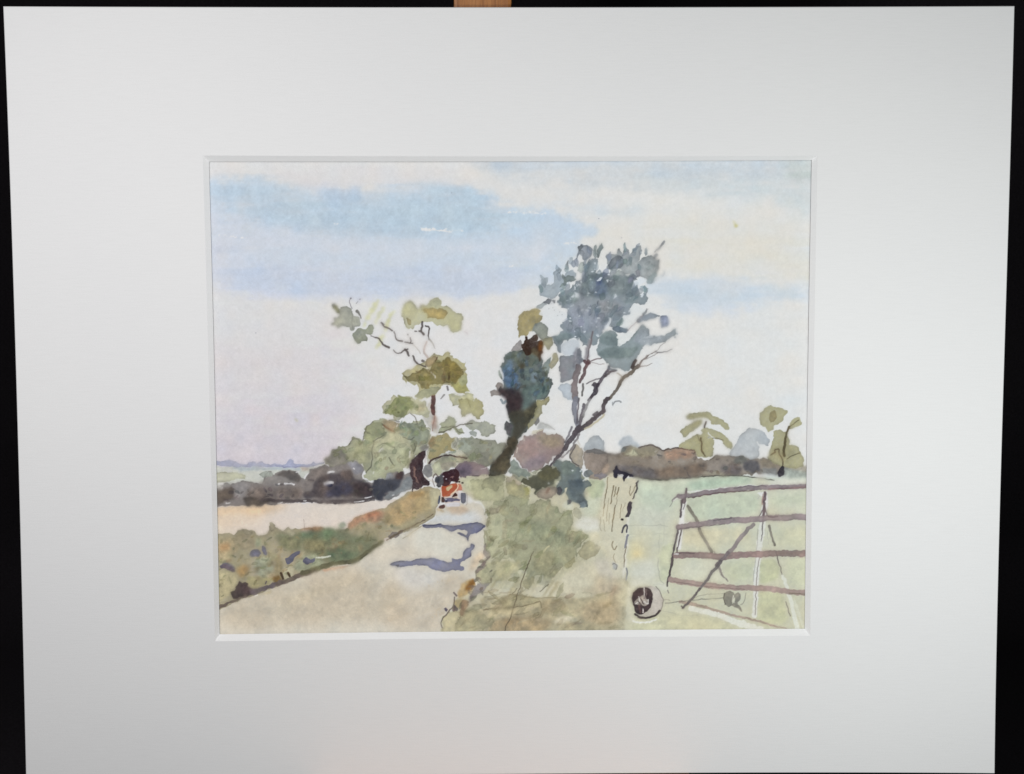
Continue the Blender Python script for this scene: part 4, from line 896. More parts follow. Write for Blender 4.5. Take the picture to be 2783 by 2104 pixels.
def left_copse():
    t = part('painted_bush')
    g1, g2 = (168, 170, 142), (150, 154, 128)
    wash(H(80, 640, 100, 600, 145, 570, 150, 520, 220, 495, 300, 500, 340, 430, 400, 405, 440, 440, 460, 380, 480, 300, 530, 245, 600, 225, 630, 205, 700, 230, 770, 212, 830, 260, 880, 235, 940, 270, 1010, 240, 1050, 205, 1090, 270, 1130, 330, 1120, 450,
           1100, 500, 1030, 580, 960, 620, 930, 700, 880, 720, 850, 760, 790, 740, 700, 780, 640, 810, 560, 820, 540, 850, 470, 790, 490, 745, 460, 680, 400, 640, 320, 650, 180, 685, 90, 660), g1, .95, t, edge=.35, jit=3, mot=.1, grain=.06, col2=(158, 158, 130), hue=.7)
    wash(H(80, 650, 100, 600, 150, 570, 160, 520, 230, 500, 300, 560, 320, 640, 180, 685), (128, 124, 118), .85, t, edge=.25, soft=1.5)
    wash(H(460, 400, 480, 305, 540, 245, 640, 240, 680, 320, 660, 390, 600, 410, 560, 470, 520, 440), (156, 158, 122), .85, t, edge=.35, jit=2.5)
    wash(H(640, 240, 700, 225, 790, 225, 830, 280, 790, 350, 700, 340), (156, 138, 112), .75, t, edge=.25, soft=1)
    wash(H(790, 290, 860, 240, 930, 260, 1000, 280, 1050, 215, 1090, 280, 1120, 350, 1110, 450, 1040, 490, 980, 460, 920, 420, 860, 380), (142, 148, 130), .85, t, edge=.35, jit=2.5)
    wash(H(830, 300, 920, 280, 1000, 300, 940, 410, 880, 380), (140, 148, 126), .6, t, edge=.15, soft=1)
    wash(H(560, 430, 680, 380, 800, 340, 900, 420, 950, 470, 960, 600, 900, 690, 780, 720, 640, 720, 560, 600), (178, 174, 144), .8, t, edge=.15, soft=2)
    wash(H(580, 480, 720, 440, 900, 470, 940, 600, 880, 680, 700, 740, 600, 760, 560, 640), (172, 176, 146), .7, t, edge=.2, soft=1.5)
    wash(H(380, 440, 460, 420, 550, 450, 540, 600, 550, 690, 490, 745, 450, 670, 380, 620), (164, 164, 132), .75, t, edge=.2, soft=1.2)
    wash(H(960, 420, 1000, 450, 1000, 540, 960, 550, 940, 480), (136, 136, 110), .8, t, edge=.3)
    wash(H(1020, 500, 1100, 460, 1110, 520, 1060, 560), (128, 124, 122), .8, t, edge=.2, soft=1)
    wash(H(610, 545, 650, 500, 680, 520, 640, 560), (202, 200, 190), .8, t, edge=.1)
    dk = (96, 94, 80)
    for q, w_ in [(H(560, 430, 570, 460, 545, 520, 555, 600, 545, 680, 490, 745), 3.2), (H(600, 500, 660, 460, 720, 455, 740, 490, 780, 505), 3.4), (H(640, 505, 665, 480), 2.5), (H(720, 600, 770, 680), 3), (H(650, 265, 690, 300, 780, 350), 3.4),
                  (H(450, 440, 470, 360, 500, 280, 560, 240), 2.6), (H(320, 470, 340, 430, 400, 408, 440, 445), 3), (H(720, 225, 770, 215, 820, 240), 3), (H(860, 390, 930, 425, 960, 400), 2.4), (H(1040, 330, 1050, 280), 2.2), (H(560, 440, 620, 405, 675, 370), 2.4),
                  (H(960, 440, 990, 500, 960, 560), 2.4)]:
        line(q, w_, dk, .65, t, rough=.7)
    line(H(665, 275, 720, 320, 775, 345), 4, (132, 92, 66), .7, t)
    for q in [H(790, 300, 800, 270), H(850, 270, 875, 300), H(1090, 300, 1130, 330), H(600, 650, 560, 760), H(860, 730, 900, 690)]:
        line(q, 2.4, (214, 212, 204), .7, t)
    dabs(H(120, 620, 220, 510, 480, 420, 560, 260, 760, 230, 1080, 280, 1100, 460, 900, 680, 560, 800, 480, 680), 90, [(140, 146, 112), (156, 160, 126), (128, 134, 108), (170, 170, 138), (148, 140, 112)], (10, 28), (6, 14), -.5, .8, (.25, .6), t, 71, only=t)
    # copse right of the trunk
    t = part('painted_bush')
    wash(H(1120, 400, 1200, 370, 1300, 400, 1400, 400, 1560, 400, 1700, 430, 1880, 470, 1860, 560, 1760, 690, 1500, 700, 1300, 720, 1240, 780, 1150, 790, 1080, 760, 1100, 600), (182, 180, 164), .9, t, edge=.1)
    wash(H(1225, 260, 1280, 230, 1330, 170, 1400, 215, 1400, 260, 1370, 290, 1460, 310, 1480, 350, 1440, 370, 1360, 330, 1280, 350, 1215, 345), (164, 168, 140), .94, t, edge=.3, jit=2.5)
    wash(H(1480, 280, 1540, 220, 1610, 240, 1690, 235, 1770, 290, 1780, 350, 1700, 400, 1640, 380, 1620, 320, 1540, 330), (162, 164, 148), .94, t, edge=.35, jit=2.5)
    wash(H(1515, 340, 1560, 330, 1605, 350, 1600, 390, 1540, 375), (160, 164, 156), .9, t, edge=.3)
    wash(H(1390, 440, 1440, 400, 1510, 400, 1560, 380, 1640, 430, 1760, 430, 1800, 450, 1850, 450, 1900, 450, 1880, 520, 1840, 560, 1790, 640, 1740, 690, 1640, 690, 1540, 620, 1440, 520), (146, 148, 132), .94, t, edge=.35, jit=2.5, mot=.12, col2=(136, 136, 122))
    wash(H(1400, 450, 1440, 410, 1520, 430, 1560, 520, 1500, 550, 1420, 520), (158, 164, 150), .8, t, edge=.3, soft=.5)
    wash(H(1580, 560, 1720, 530, 1790, 610, 1730, 690, 1640, 690), (126, 124, 112), .7, t, edge=.2, soft=1.5)
    wash(H(1130, 400, 1200, 380, 1280, 355, 1360, 400, 1365, 450, 1340, 490, 1440, 520, 1300, 530, 1200, 600, 1120, 640, 1130, 520), (158, 146, 104), .93, t, edge=.3, jit=2.5, col2=(164, 156, 120))
    wash(H(1120, 420, 1180, 400, 1190, 480, 1130, 500), (150, 124, 92), .7, t, edge=.15, soft=1)
    wash(H(1190, 640, 1260, 590, 1380, 580, 1560, 600, 1600, 650, 1480, 640, 1380, 660, 1260, 720, 1180, 700), (166, 162, 136), .92, t, edge=.3, jit=2)
    wash(H(1160, 680, 1230, 640, 1250, 720, 1230, 790, 1170, 770), (178, 178, 152), .92, t, edge=.3)
    wash(H(1240, 660, 1390, 640, 1400, 680, 1300, 720, 1250, 720), (164, 156, 138), .85, t, edge=.2)
    wash(H(1520, 560, 1580, 540, 1600, 600, 1560, 640, 1520, 610), (140, 148, 118), .85, t, edge=.35)
    wash(H(1070, 680, 1130, 650, 1160, 720, 1140, 790, 1100, 800, 1065, 750), (138, 136, 136), .93, t, edge=.35)
    wash(H(1270, 545, 1320, 520, 1365, 530, 1350, 555, 1290, 560), (206, 204, 206), .9, t, edge=.1)
    dabs(H(1140, 420, 1360, 400, 1560, 420, 1840, 470, 1740, 660, 1300, 640, 1140, 600), 46, [(132, 134, 114), (150, 152, 132), (120, 122, 108), (160, 156, 122)], (10, 24), (6, 12), -.3, .8, (.3, .6), t, 72, only=t)
    # violet hedge behind the tractor
    v = part('painted_far_hedge')
    wash(H(1380, 700, 1440, 650, 1520, 640, 1600, 660, 1700, 690, 1720, 740, 1690, 790, 1560, 800, 1520, 825, 1440, 810, 1400, 760), (112, 98, 106), .94, v, edge=.25, col2=(140, 122, 124), grad=(H(1430, 720)[0], H(1620, 680)[0]))
    wash(H(1400, 700, 1480, 650, 1560, 700, 1540, 770, 1440, 800), (98, 88, 104), .7, v, edge=0, soft=2)
    line(H(1490, 800, 1560, 785, 1640, 780, 1700, 775), 4.5, (66, 56, 60), .85, v)
    line(H(1500, 815, 1550, 822), 4, (70, 66, 54), .8, v)
    wash(H(1705, 720, 1725, 700, 1722, 740), (214, 214, 212), .9, v)
    line(H(1640, 715, 1690, 700), 2.4, (190, 180, 180), .8, v)


def left_tree():
    t = part('painted_tree')
    tr = part('painted_trunk', t)
    # trunk, pale, then red brown
    wash(H(1120, 40, 1180, 30, 1195, 180, 1215, 240, 1212, 390, 1150, 340, 1110, 280, 1060, 200), (186, 182, 172), .9, tr, edge=.1, soft=.8)
    wash(H(1160, 180, 1195, 170, 1200, 270, 1180, 330, 1150, 260), (176, 150, 138), .8, tr, edge=.1, soft=.8)
    wash(G(1150, 1065, 1190, 1045, 1185, 1110, 1178, 1200, 1188, 1290, 1150, 1275, 1135, 1180), (98, 68, 64), .94, tr, edge=.2, jit=1)
    line(H(1180, 190, 1165, 250, 1150, 330), 3.5, (150, 118, 104), .6, tr)
    # foot of the trunk
    wash(H(930, 680, 960, 610, 1010, 590, 1040, 545, 1090, 530, 1090, 580, 1060, 620, 1060, 720, 1080, 800, 1130, 850, 1120, 890, 1060, 890, 1010, 920, 980, 910, 950, 940, 960, 860, 940, 760), (62, 46, 50), .95, tr, edge=.15, jit=1.5)
    wash(H(965, 690, 985, 700, 985, 800, 1030, 850, 990, 850, 970, 780), (150, 118, 108), .8, tr, edge=.15, soft=.5)
    line(H(960, 870, 955, 940), 2.6, (70, 62, 64), .85, tr)
    line(H(925, 545, 930, 600), 4, (206, 204, 198), .8, tr)
    line(H(1090, 580, 1080, 640), 5, (196, 186, 186), .8, tr)
    line(H(1085, 790, 1140, 830, 1200, 860), 4, (204, 196, 184), .75, tr)
    line(H(1110, 650, 1180, 605, 1260, 580, 1340, 575, 1420, 595, 1500, 603), 4.6, (70, 52, 50), .9, tr, w2=3.2, rough=.5)
    line(H(1215, 345, 1300, 330, 1380, 290, 1450, 265, 1550, 262), 3.2, (84, 78, 66), .8, tr, rough=.6)
    line(H(1240, 300, 1300, 290, 1370, 285), 2.4, (96, 92, 76), .75, tr)
    line(H(930, 150, 985, 195, 1000, 260), 2.6, (110, 104, 92), .75, tr)
    line(H(1380, 310, 1420, 340, 1470, 350), 2.4, (100, 96, 80), .7, tr)
    # lower left clump
    wash(G(640, 1190, 690, 1150, 760, 1095, 830, 1085, 930, 1090, 1000, 1120, 1080, 1150, 1110, 1200, 1130, 1290, 1080, 1290, 1000, 1270, 930, 1250, 870, 1290, 820, 1320, 770, 1310, 760, 1270, 690, 1260, 660, 1220), (178, 176, 148), .92, t, edge=.3, jit=2.5)
    wash(G(690, 1260, 720, 1180, 780, 1110, 850, 1090, 920, 1100, 990, 1150, 980, 1210, 930, 1220, 880, 1280, 800, 1300, 750, 1270), (146, 150, 104), .9, t, edge=.35, jit=2.5, mot=.12)
    wash(G(930, 1150, 990, 1140, 1010, 1200, 960, 1220), (128, 130, 104), .7, t, edge=.2, soft=1)
    wash(G(990, 1180, 1080, 1170, 1090, 1240, 1000, 1260), (170, 160, 130), .7, t, edge=.1, soft=1)
    dots(G(815, 1250), 2.6, (96, 98, 66), .7, t)
    # lower right clumps
    wash(G(1310, 1070, 1360, 1050, 1440, 1080, 1500, 1050, 1560, 1060, 1555, 1130, 1470, 1170, 1420, 1170, 1350, 1200, 1340, 1140), (182, 180, 146), .92, t, edge=.3, jit=2.5)
    wash(G(1415, 1120, 1480, 1115, 1545, 1125, 1560, 1160, 1600, 1125, 1650, 1150, 1650, 1210, 1668, 1260, 1610, 1310, 1580, 1290, 1540, 1260, 1450, 1310, 1440, 1230, 1420, 1180), (166, 158, 110), .93, t, edge=.32, jit=2.5, col2=(174, 172, 132))
    line(G(1490, 1110, 1530, 1195), 2.6, (104, 96, 66), .7, t)
    # main ochre crown
    wash(G(840, 870, 880, 830, 940, 820, 1000, 780, 1100, 740, 1130, 690, 1180, 655, 1210, 690, 1240, 680, 1290, 640, 1330, 690, 1390, 710, 1440, 745, 1500, 745, 1480, 830, 1510, 890, 1500, 960, 1490, 1000, 1530, 1030, 1480, 1060, 1400, 1050, 1340, 990, 1290, 975, 1240, 990, 1210, 1050,
           1140, 1100, 1060, 1105, 1040, 1120, 990, 1105, 1010, 1040, 1000, 980, 940, 960, 900, 980, 870, 930), (182, 174, 128), .93, t, edge=.3, jit=2.5)
    wash(G(990, 1105, 1010, 1040, 1090, 1010, 1240, 990, 1200, 1050, 1130, 1100, 1050, 1110), (160, 160, 132), .85, t, edge=.3, soft=.6)
    wash(G(880, 870, 940, 880, 1050, 820, 1100, 830, 1130, 850, 1170, 730, 1240, 740, 1260, 710, 1310, 700, 1370, 740, 1440, 790, 1460, 860, 1430, 920, 1370, 960, 1310, 960, 1240, 970, 1130, 970, 1110, 1010, 1040, 1000, 970, 940, 930, 930, 900, 900), (144, 132, 86), .92, t, edge=.38, jit=2.5, mot=.14)
    wash(G(1240, 740, 1310, 705, 1400, 760, 1450, 830, 1430, 910, 1360, 950, 1300, 900), (138, 122, 66), .7, t, edge=.15, soft=1)
    wash(G(1340, 960, 1420, 950, 1500, 920, 1500, 1000, 1530, 1040, 1470, 1055, 1390, 1040), (164, 160, 104), .85, t, edge=.3, jit=2)
    wash(G(1420, 930, 1470, 870, 1510, 890, 1500, 970, 1440, 990), (176, 178, 136), .8, t, edge=.25)
    wash(G(1100, 720, 1180, 680, 1210, 720, 1150, 790, 1080, 790), (172, 150, 116), .8, t, edge=.25)
    line(G(1090, 790, 1120, 830, 1180, 880, 1185, 900), 4, (208, 202, 190), .8, tr)
    line(G(1320, 850, 1315, 920), 5, (84, 66, 46), .85, tr)
    line(G(1300, 990, 1310, 1020), 5, (110, 104, 104), .8, tr)
    line(G(1270, 1075, 1235, 1110), 5, (126, 122, 120), .8, tr, w2=3)
    line(G(1200, 700, 1185, 730), 3, (96, 74, 52), .75, tr)
    # white gap below the crown
    line(G(1280, 1000, 1230, 1040, 1200, 1090), 6, (216, 214, 212), .8, tr)
    line(G(1330, 1010, 1370, 1060, 1440, 1080), 6, (216, 214, 212), .7, tr)
    dabs(G(880, 880, 1240, 720, 1460, 800, 1440, 940, 1100, 990, 940, 930), 40, [(132, 120, 72), (152, 142, 96), (122, 112, 70), (144, 130, 78)], (10, 26), (6, 13), .2, .7, (.3, .65), t, 61, only=t)
    dabs(G(680, 1230, 760, 1110, 1000, 1130, 1090, 1250, 800, 1300), 18, [(136, 142, 96), (160, 160, 118), (124, 130, 92)], (10, 22), (6, 11), -.3, .7, (.3, .65), t, 62, only=t)
    # upper right crown
    wash(G(850, 260, 860, 200, 900, 145, 935, 128, 970, 150, 1010, 225, 1050, 180, 1095, 195, 1130, 130, 1205, 97, 1250, 140, 1255, 185, 1310, 190, 1370, 240, 1410, 270, 1450, 270, 1470, 320, 1450, 360, 1450, 430, 1390, 452, 1330, 430, 1310, 380, 1250, 400, 1200, 385, 1130, 350,
           1060, 350, 1000, 390, 940, 415, 900, 400, 880, 340), (188, 186, 154), .93, t, edge=.32, jit=2, mot=.08, col2=(180, 178, 140))
    wash(G(1060, 215, 1120, 215, 1160, 195, 1240, 215, 1300, 240, 1315, 270, 1260, 310, 1180, 310, 1110, 300, 1085, 260), (170, 152, 100), .88, t, edge=.35, jit=2)
    wash(G(895, 310, 930, 320, 960, 360, 910, 370), (176, 160, 110), .8, t, edge=.3)
    wash(G(1110, 170, 1200, 110, 1240, 150, 1230, 190, 1140, 200), (168, 170, 144), .6, t, edge=.15, soft=1)
    # upper left leaf cluster
    wash(G(130, 375, 180, 340, 160, 300, 200, 310, 225, 270, 140, 185, 180, 165, 230, 225, 250, 195, 310, 195, 355, 230, 370, 290, 420, 300, 445, 350, 430, 395, 370, 400, 365, 435, 330, 440, 320, 400, 250, 390, 210, 415, 190, 380), (158, 160, 148), .93, t, edge=.32, jit=1.5)
    wash(G(355, 480, 400, 420, 440, 405, 480, 420, 530, 375, 560, 375, 570, 420, 545, 480, 490, 470, 510, 545, 450, 540, 410, 570, 385, 530), (152, 156, 136), .93, t, edge=.32, jit=1.5)
    wash(G(160, 180, 200, 190, 230, 240, 210, 265, 150, 200), (152, 152, 116), .8, t, edge=.2)
    line(G(400, 240, 425, 270, 440, 310), 8, (112, 110, 106), .9, tr, w2=3, rough=.4)
    line(G(340, 110, 325, 140, 335, 185, 350, 215), 2, (112, 106, 116), .75, tr)
    dots(G(340, 112) + G(428, 118), 2.0, (92, 86, 96), .8, tr)
    line(G(410, 140, 395, 160), 2.4, (110, 108, 112), .7, tr)
    line(G(355, 240, 350, 340, 355, 420), 2, (120, 120, 114), .6, tr)
    for k, (x, y) in enumerate([(560, 220), (590, 190), (530, 280), (640, 270), (610, 310), (720, 330), (740, 300), (700, 400), (490, 340), (620, 560), (640, 540)]):
        q = G(x, y)[0]
        line([(q[0] + 5, q[1] - 16), (q[0] - 5, q[1] + 10)], 9, (200, 200, 156), .55, t, rough=1.2, soft=1)
    for q, w_, w2_ in [(G(640, 350, 665, 385, 720, 415, 755, 430), 4, 5), (G(650, 345, 670, 370), 3, 3), (G(770, 440, 780, 490, 800, 530, 855, 540), 3.4, 5), (G(880, 545, 935, 560, 950, 562), 4, 4), (G(930, 500, 938, 530, 930, 555), 3, 3.4), (G(905, 465, 910, 480), 3.4, 3),
                       (G(540, 485, 590, 505, 620, 515, 650, 545, 660, 570, 720, 600), 3, 7), (G(765, 630, 800, 662, 840, 655, 870, 620, 905, 612), 3, 5), (G(880, 615, 905, 640, 918, 680), 7, 6), (G(955, 685, 975, 735, 1000, 755), 5, 6), (G(1000, 760, 1040, 775, 1090, 795), 5, 4),
                       (G(1060, 345, 1045, 400, 1040, 440), 7, 6), (G(1020, 440, 1065, 465), 6, 8), (G(980, 440, 1000, 442), 4, 3), (G(1085, 385, 1120, 395, 1125, 420, 1110, 470, 1120, 520), 5, 4), (G(1055, 735, 1070, 740), 7, 6)]:
        line(q, w_ * .85, (80, 72, 70), .88, tr, w2=w2_ * .85, rough=.4)
    line(G(1125, 520, 1160, 570, 1180, 610), 5, (140, 136, 130), .7, tr, w2=2)
    line(G(1100, 540, 1070, 590, 1070, 650, 1110, 700), 5, (176, 162, 156), .8, tr, w2=6)
    line(G(950, 570, 1010, 620, 1030, 665), 2.6, (170, 162, 152), .6, tr)
    line(G(1470, 440, 1495, 450, 1500, 475), 3, (176, 166, 172), .7, tr)


def ivy_tree():
    t = part('painted_ivy_tree')
    # behind: olive top and pale twigs
    wash(E(385, 860, 410, 800, 480, 745, 540, 730, 600, 735, 630, 790, 620, 860, 560, 890, 530, 960, 480, 1000, 430, 1010, 405, 1040, 390, 960), (156, 144, 104), .95, t, edge=.35, jit=2, mot=.1)
    wash(E(530, 960, 560, 880, 620, 860, 670, 880, 700, 940, 690, 990, 730, 1000, 700, 1050, 640, 1060, 600, 1000), (132, 138, 128), .92, t, edge=.3, jit=2)
    wash(E(640, 1040, 720, 990, 750, 1080, 690, 1140, 660, 1090, 620, 1180), (160, 156, 128), .9, t, edge=.3)
    wash(E(330, 1150, 380, 1080, 430, 1030, 440, 1120, 400, 1160), (146, 140, 138), .88, t, edge=.3)
    wash(E(120, 1560, 150, 1540, 190, 1550, 170, 1500, 190, 1460, 240, 1480, 240, 1540, 220, 1600, 160, 1590, 140, 1605), (152, 142, 136), .93, t, edge=.35)
    wash(E(205, 1345, 225, 1360, 245, 1440, 215, 1400), (150, 160, 150), .88, t, edge=.35)
    wash(E(610, 1370, 640, 1290, 690, 1230, 720, 1215, 725, 1290, 700, 1380, 640, 1400), (132, 146, 144), .93, t, edge=.35)
    wash(E(740, 1170, 790, 1180, 800, 1240, 780, 1300, 720, 1330, 710, 1280, 740, 1230), (168, 162, 134), .9, t, edge=.3)
    # body of ivy
    body = E(235, 1320, 260, 1230, 320, 1160, 390, 1135, 460, 1150, 520, 1120, 600, 1150, 640, 1240, 620, 1310, 640, 1370, 700, 1380, 690, 1420, 740, 1415, 740, 1520, 720, 1580, 660, 1630, 600, 1660, 600, 1672)
    low = F(590, 200, 580, 280, 540, 350, 500, 440, 440, 510, 400, 570, 380, 640, 320, 720, 310, 800, 280, 890, 200, 920, 100, 930, 110, 860, 160, 800, 220, 740, 260, 680, 300, 600, 320, 520, 300, 540, 265, 430, 300, 390, 340, 400, 280, 300, 270, 170, 240, 120, 200, 90, 200, 50, 250, 40)
    up = E(240, 1480, 250, 1430)
    wash(body + low + up, (84, 92, 92), .96, t, edge=.3, jit=3, mot=.12, col2=(98, 110, 108), hue=.6)
    wash(E(330, 1160, 430, 1140, 560, 1160, 600, 1240, 560, 1300, 440, 1330, 380, 1280), (98, 104, 92), .75, t, edge=.05, soft=2)
    wash(E(240, 1330, 300, 1270, 350, 1330, 400, 1400, 380, 1500, 300, 1530, 250, 1450), (82, 108, 142), .85, t, edge=.1, soft=2, mot=.3)
    wash(E(280, 1250, 330, 1230, 360, 1300, 310, 1340), (112, 134, 156), .7, t, edge=.05, soft=2)
    wash(E(300, 1470, 360, 1440, 430, 1480, 400, 1560, 320, 1560), (84, 112, 150), .6, t, edge=0, soft=2.5)
    wash(E(430, 1330, 520, 1300, 620, 1370, 680, 1420, 720, 1480, 700, 1590, 600, 1640, 480, 1600, 420, 1480), (106, 122, 118), .8, t, edge=.1, soft=2)
    wash(E(520, 1390, 560, 1360, 590, 1400, 560, 1470, 530, 1460), (146, 166, 182), .85, t, edge=.15, soft=1)
    wash(F(420, 120, 460, 40, 600, 20, 700, 0, 720, 60, 640, 140, 560, 170, 500, 230, 460, 280, 440, 220), (96, 114, 112), .8, t, edge=.1, soft=2)
    wash(E(400, 1290, 450, 1270, 470, 1330, 420, 1350), (76, 64, 44), .7, t, edge=.1, soft=1.2)
    for k in range(60):
        r = np.random.default_rng(1200 + k)
        q = E(r.uniform(250, 560), r.uniform(1200, 1560))[0]
        dots([q], r.uniform(.5, 1.2), [(130, 152, 176), (64, 74, 80), (150, 166, 184), (70, 84, 100)][k % 4], r.uniform(.3, .6), t)
    ivy_in = E(250, 1300, 330, 1170, 520, 1150, 620, 1260, 720, 1440, 700, 1580, 540, 1650, 300, 1560)
    dabs(ivy_in, 80, [(76, 88, 94), (96, 112, 116), (64, 76, 80), (84, 104, 128), (112, 128, 128), (84, 92, 78)], (8, 26), (5, 12), -1.2, .5, (.3, .7), t, 51, edge=.2, only=t)
    # dark heart and trunk
    wash(E(435, 1130, 430, 1090, 460, 1050, 470, 1000, 490, 1010, 500, 1040, 540, 1000, 580, 985, 600, 1010, 590, 1050, 560, 1060, 620, 1045, 650, 1070, 640, 1130, 630, 1220, 610, 1258, 580, 1200, 540, 1160, 500, 1200, 460, 1190), (52, 36, 30), .95, t, edge=.1, jit=1.5, col2=(70, 44, 28))
    wash(E(590, 1080, 630, 1050, 645, 1080, 630, 1150, 600, 1140), (128, 78, 34), .8, t, edge=.1, soft=1.2)
    wash(E(520, 1140, 560, 1110, 600, 1160, 600, 1220, 560, 1210), (104, 96, 76), .75, t, edge=.1, soft=1)
    wash(F(195, 90, 205, 45, 260, 60, 330, 60, 400, 80, 440, 130, 430, 260, 380, 330, 320, 340, 290, 290, 270, 180, 230, 130), (56, 44, 48), .9, t, edge=.05, soft=2.6)
    wash(F(280, 300, 440, 260, 460, 300, 520, 240, 590, 190, 580, 290, 520, 400, 440, 500, 380, 600, 320, 620, 340, 480, 340, 400), (68, 66, 56), .88, t, edge=.05, soft=2.6, col2=(72, 68, 60))
    wash(F(460, 280, 520, 260, 590, 200, 580, 280, 530, 380, 480, 450, 460, 420), (84, 80, 64), .8, t, edge=.1, soft=1.5)
    wash(F(300, 620, 390, 590, 380, 660, 320, 720, 320, 800, 280, 890, 180, 900, 130, 870, 160, 800, 240, 720), (82, 76, 62), .88, t, edge=.25, soft=.8, mot=.2)
    wash(F(270, 420, 300, 395, 335, 420, 330, 480, 310, 530, 285, 500), (92, 90, 94), .9, t, edge=.3)
    wash(F(130, 800, 200, 740, 260, 690, 240, 760, 200, 830, 150, 850), (76, 66, 56), .7, t, edge=.1, soft=1)
    wash(F(300, 560, 400, 560, 380, 660, 330, 740, 320, 820, 290, 900, 180, 930, 90, 930, 110, 860, 170, 800, 240, 730, 290, 640), (80, 74, 60), .85, t, edge=.2, soft=.7)
    wash(F(290, 560, 380, 520, 370, 620, 310, 700, 260, 740, 180, 830, 150, 800, 230, 730), (70, 62, 50), .6, t, edge=0, soft=1.5)
    # light ivy fringe on the right
    wash(F(590, 210, 640, 170, 690, 140, 725, 160, 720, 200, 640, 240, 630, 310, 590, 360, 560, 420, 500, 470, 480, 460, 540, 370), (158, 152, 114), .92, t, edge=.3, jit=2.5)
    wash(F(555, 410, 600, 340, 610, 390, 580, 430), (128, 124, 118), .85, t, edge=.25)
    wash(F(580, 460, 610, 390, 700, 420, 770, 470, 690, 460, 640, 470), (176, 176, 172), .85, t, edge=.2, soft=.8)
    line(F(640, 400, 700, 430, 760, 470), 2, (140, 138, 138), .6, t)
    wash(F(520, 520, 530, 470, 600, 480, 650, 470, 640, 485, 580, 505), (206, 200, 178), .8, t, edge=.1)
    line(F(225, 170, 245, 205, 265, 190), 6, (118, 132, 140), .8, t)
    for p in [F(445, 550, 460, 575), F(340, 740, 350, 770), F(390, 650, 385, 690)]:
        line(p, 3, (212, 204, 190), .8, t)


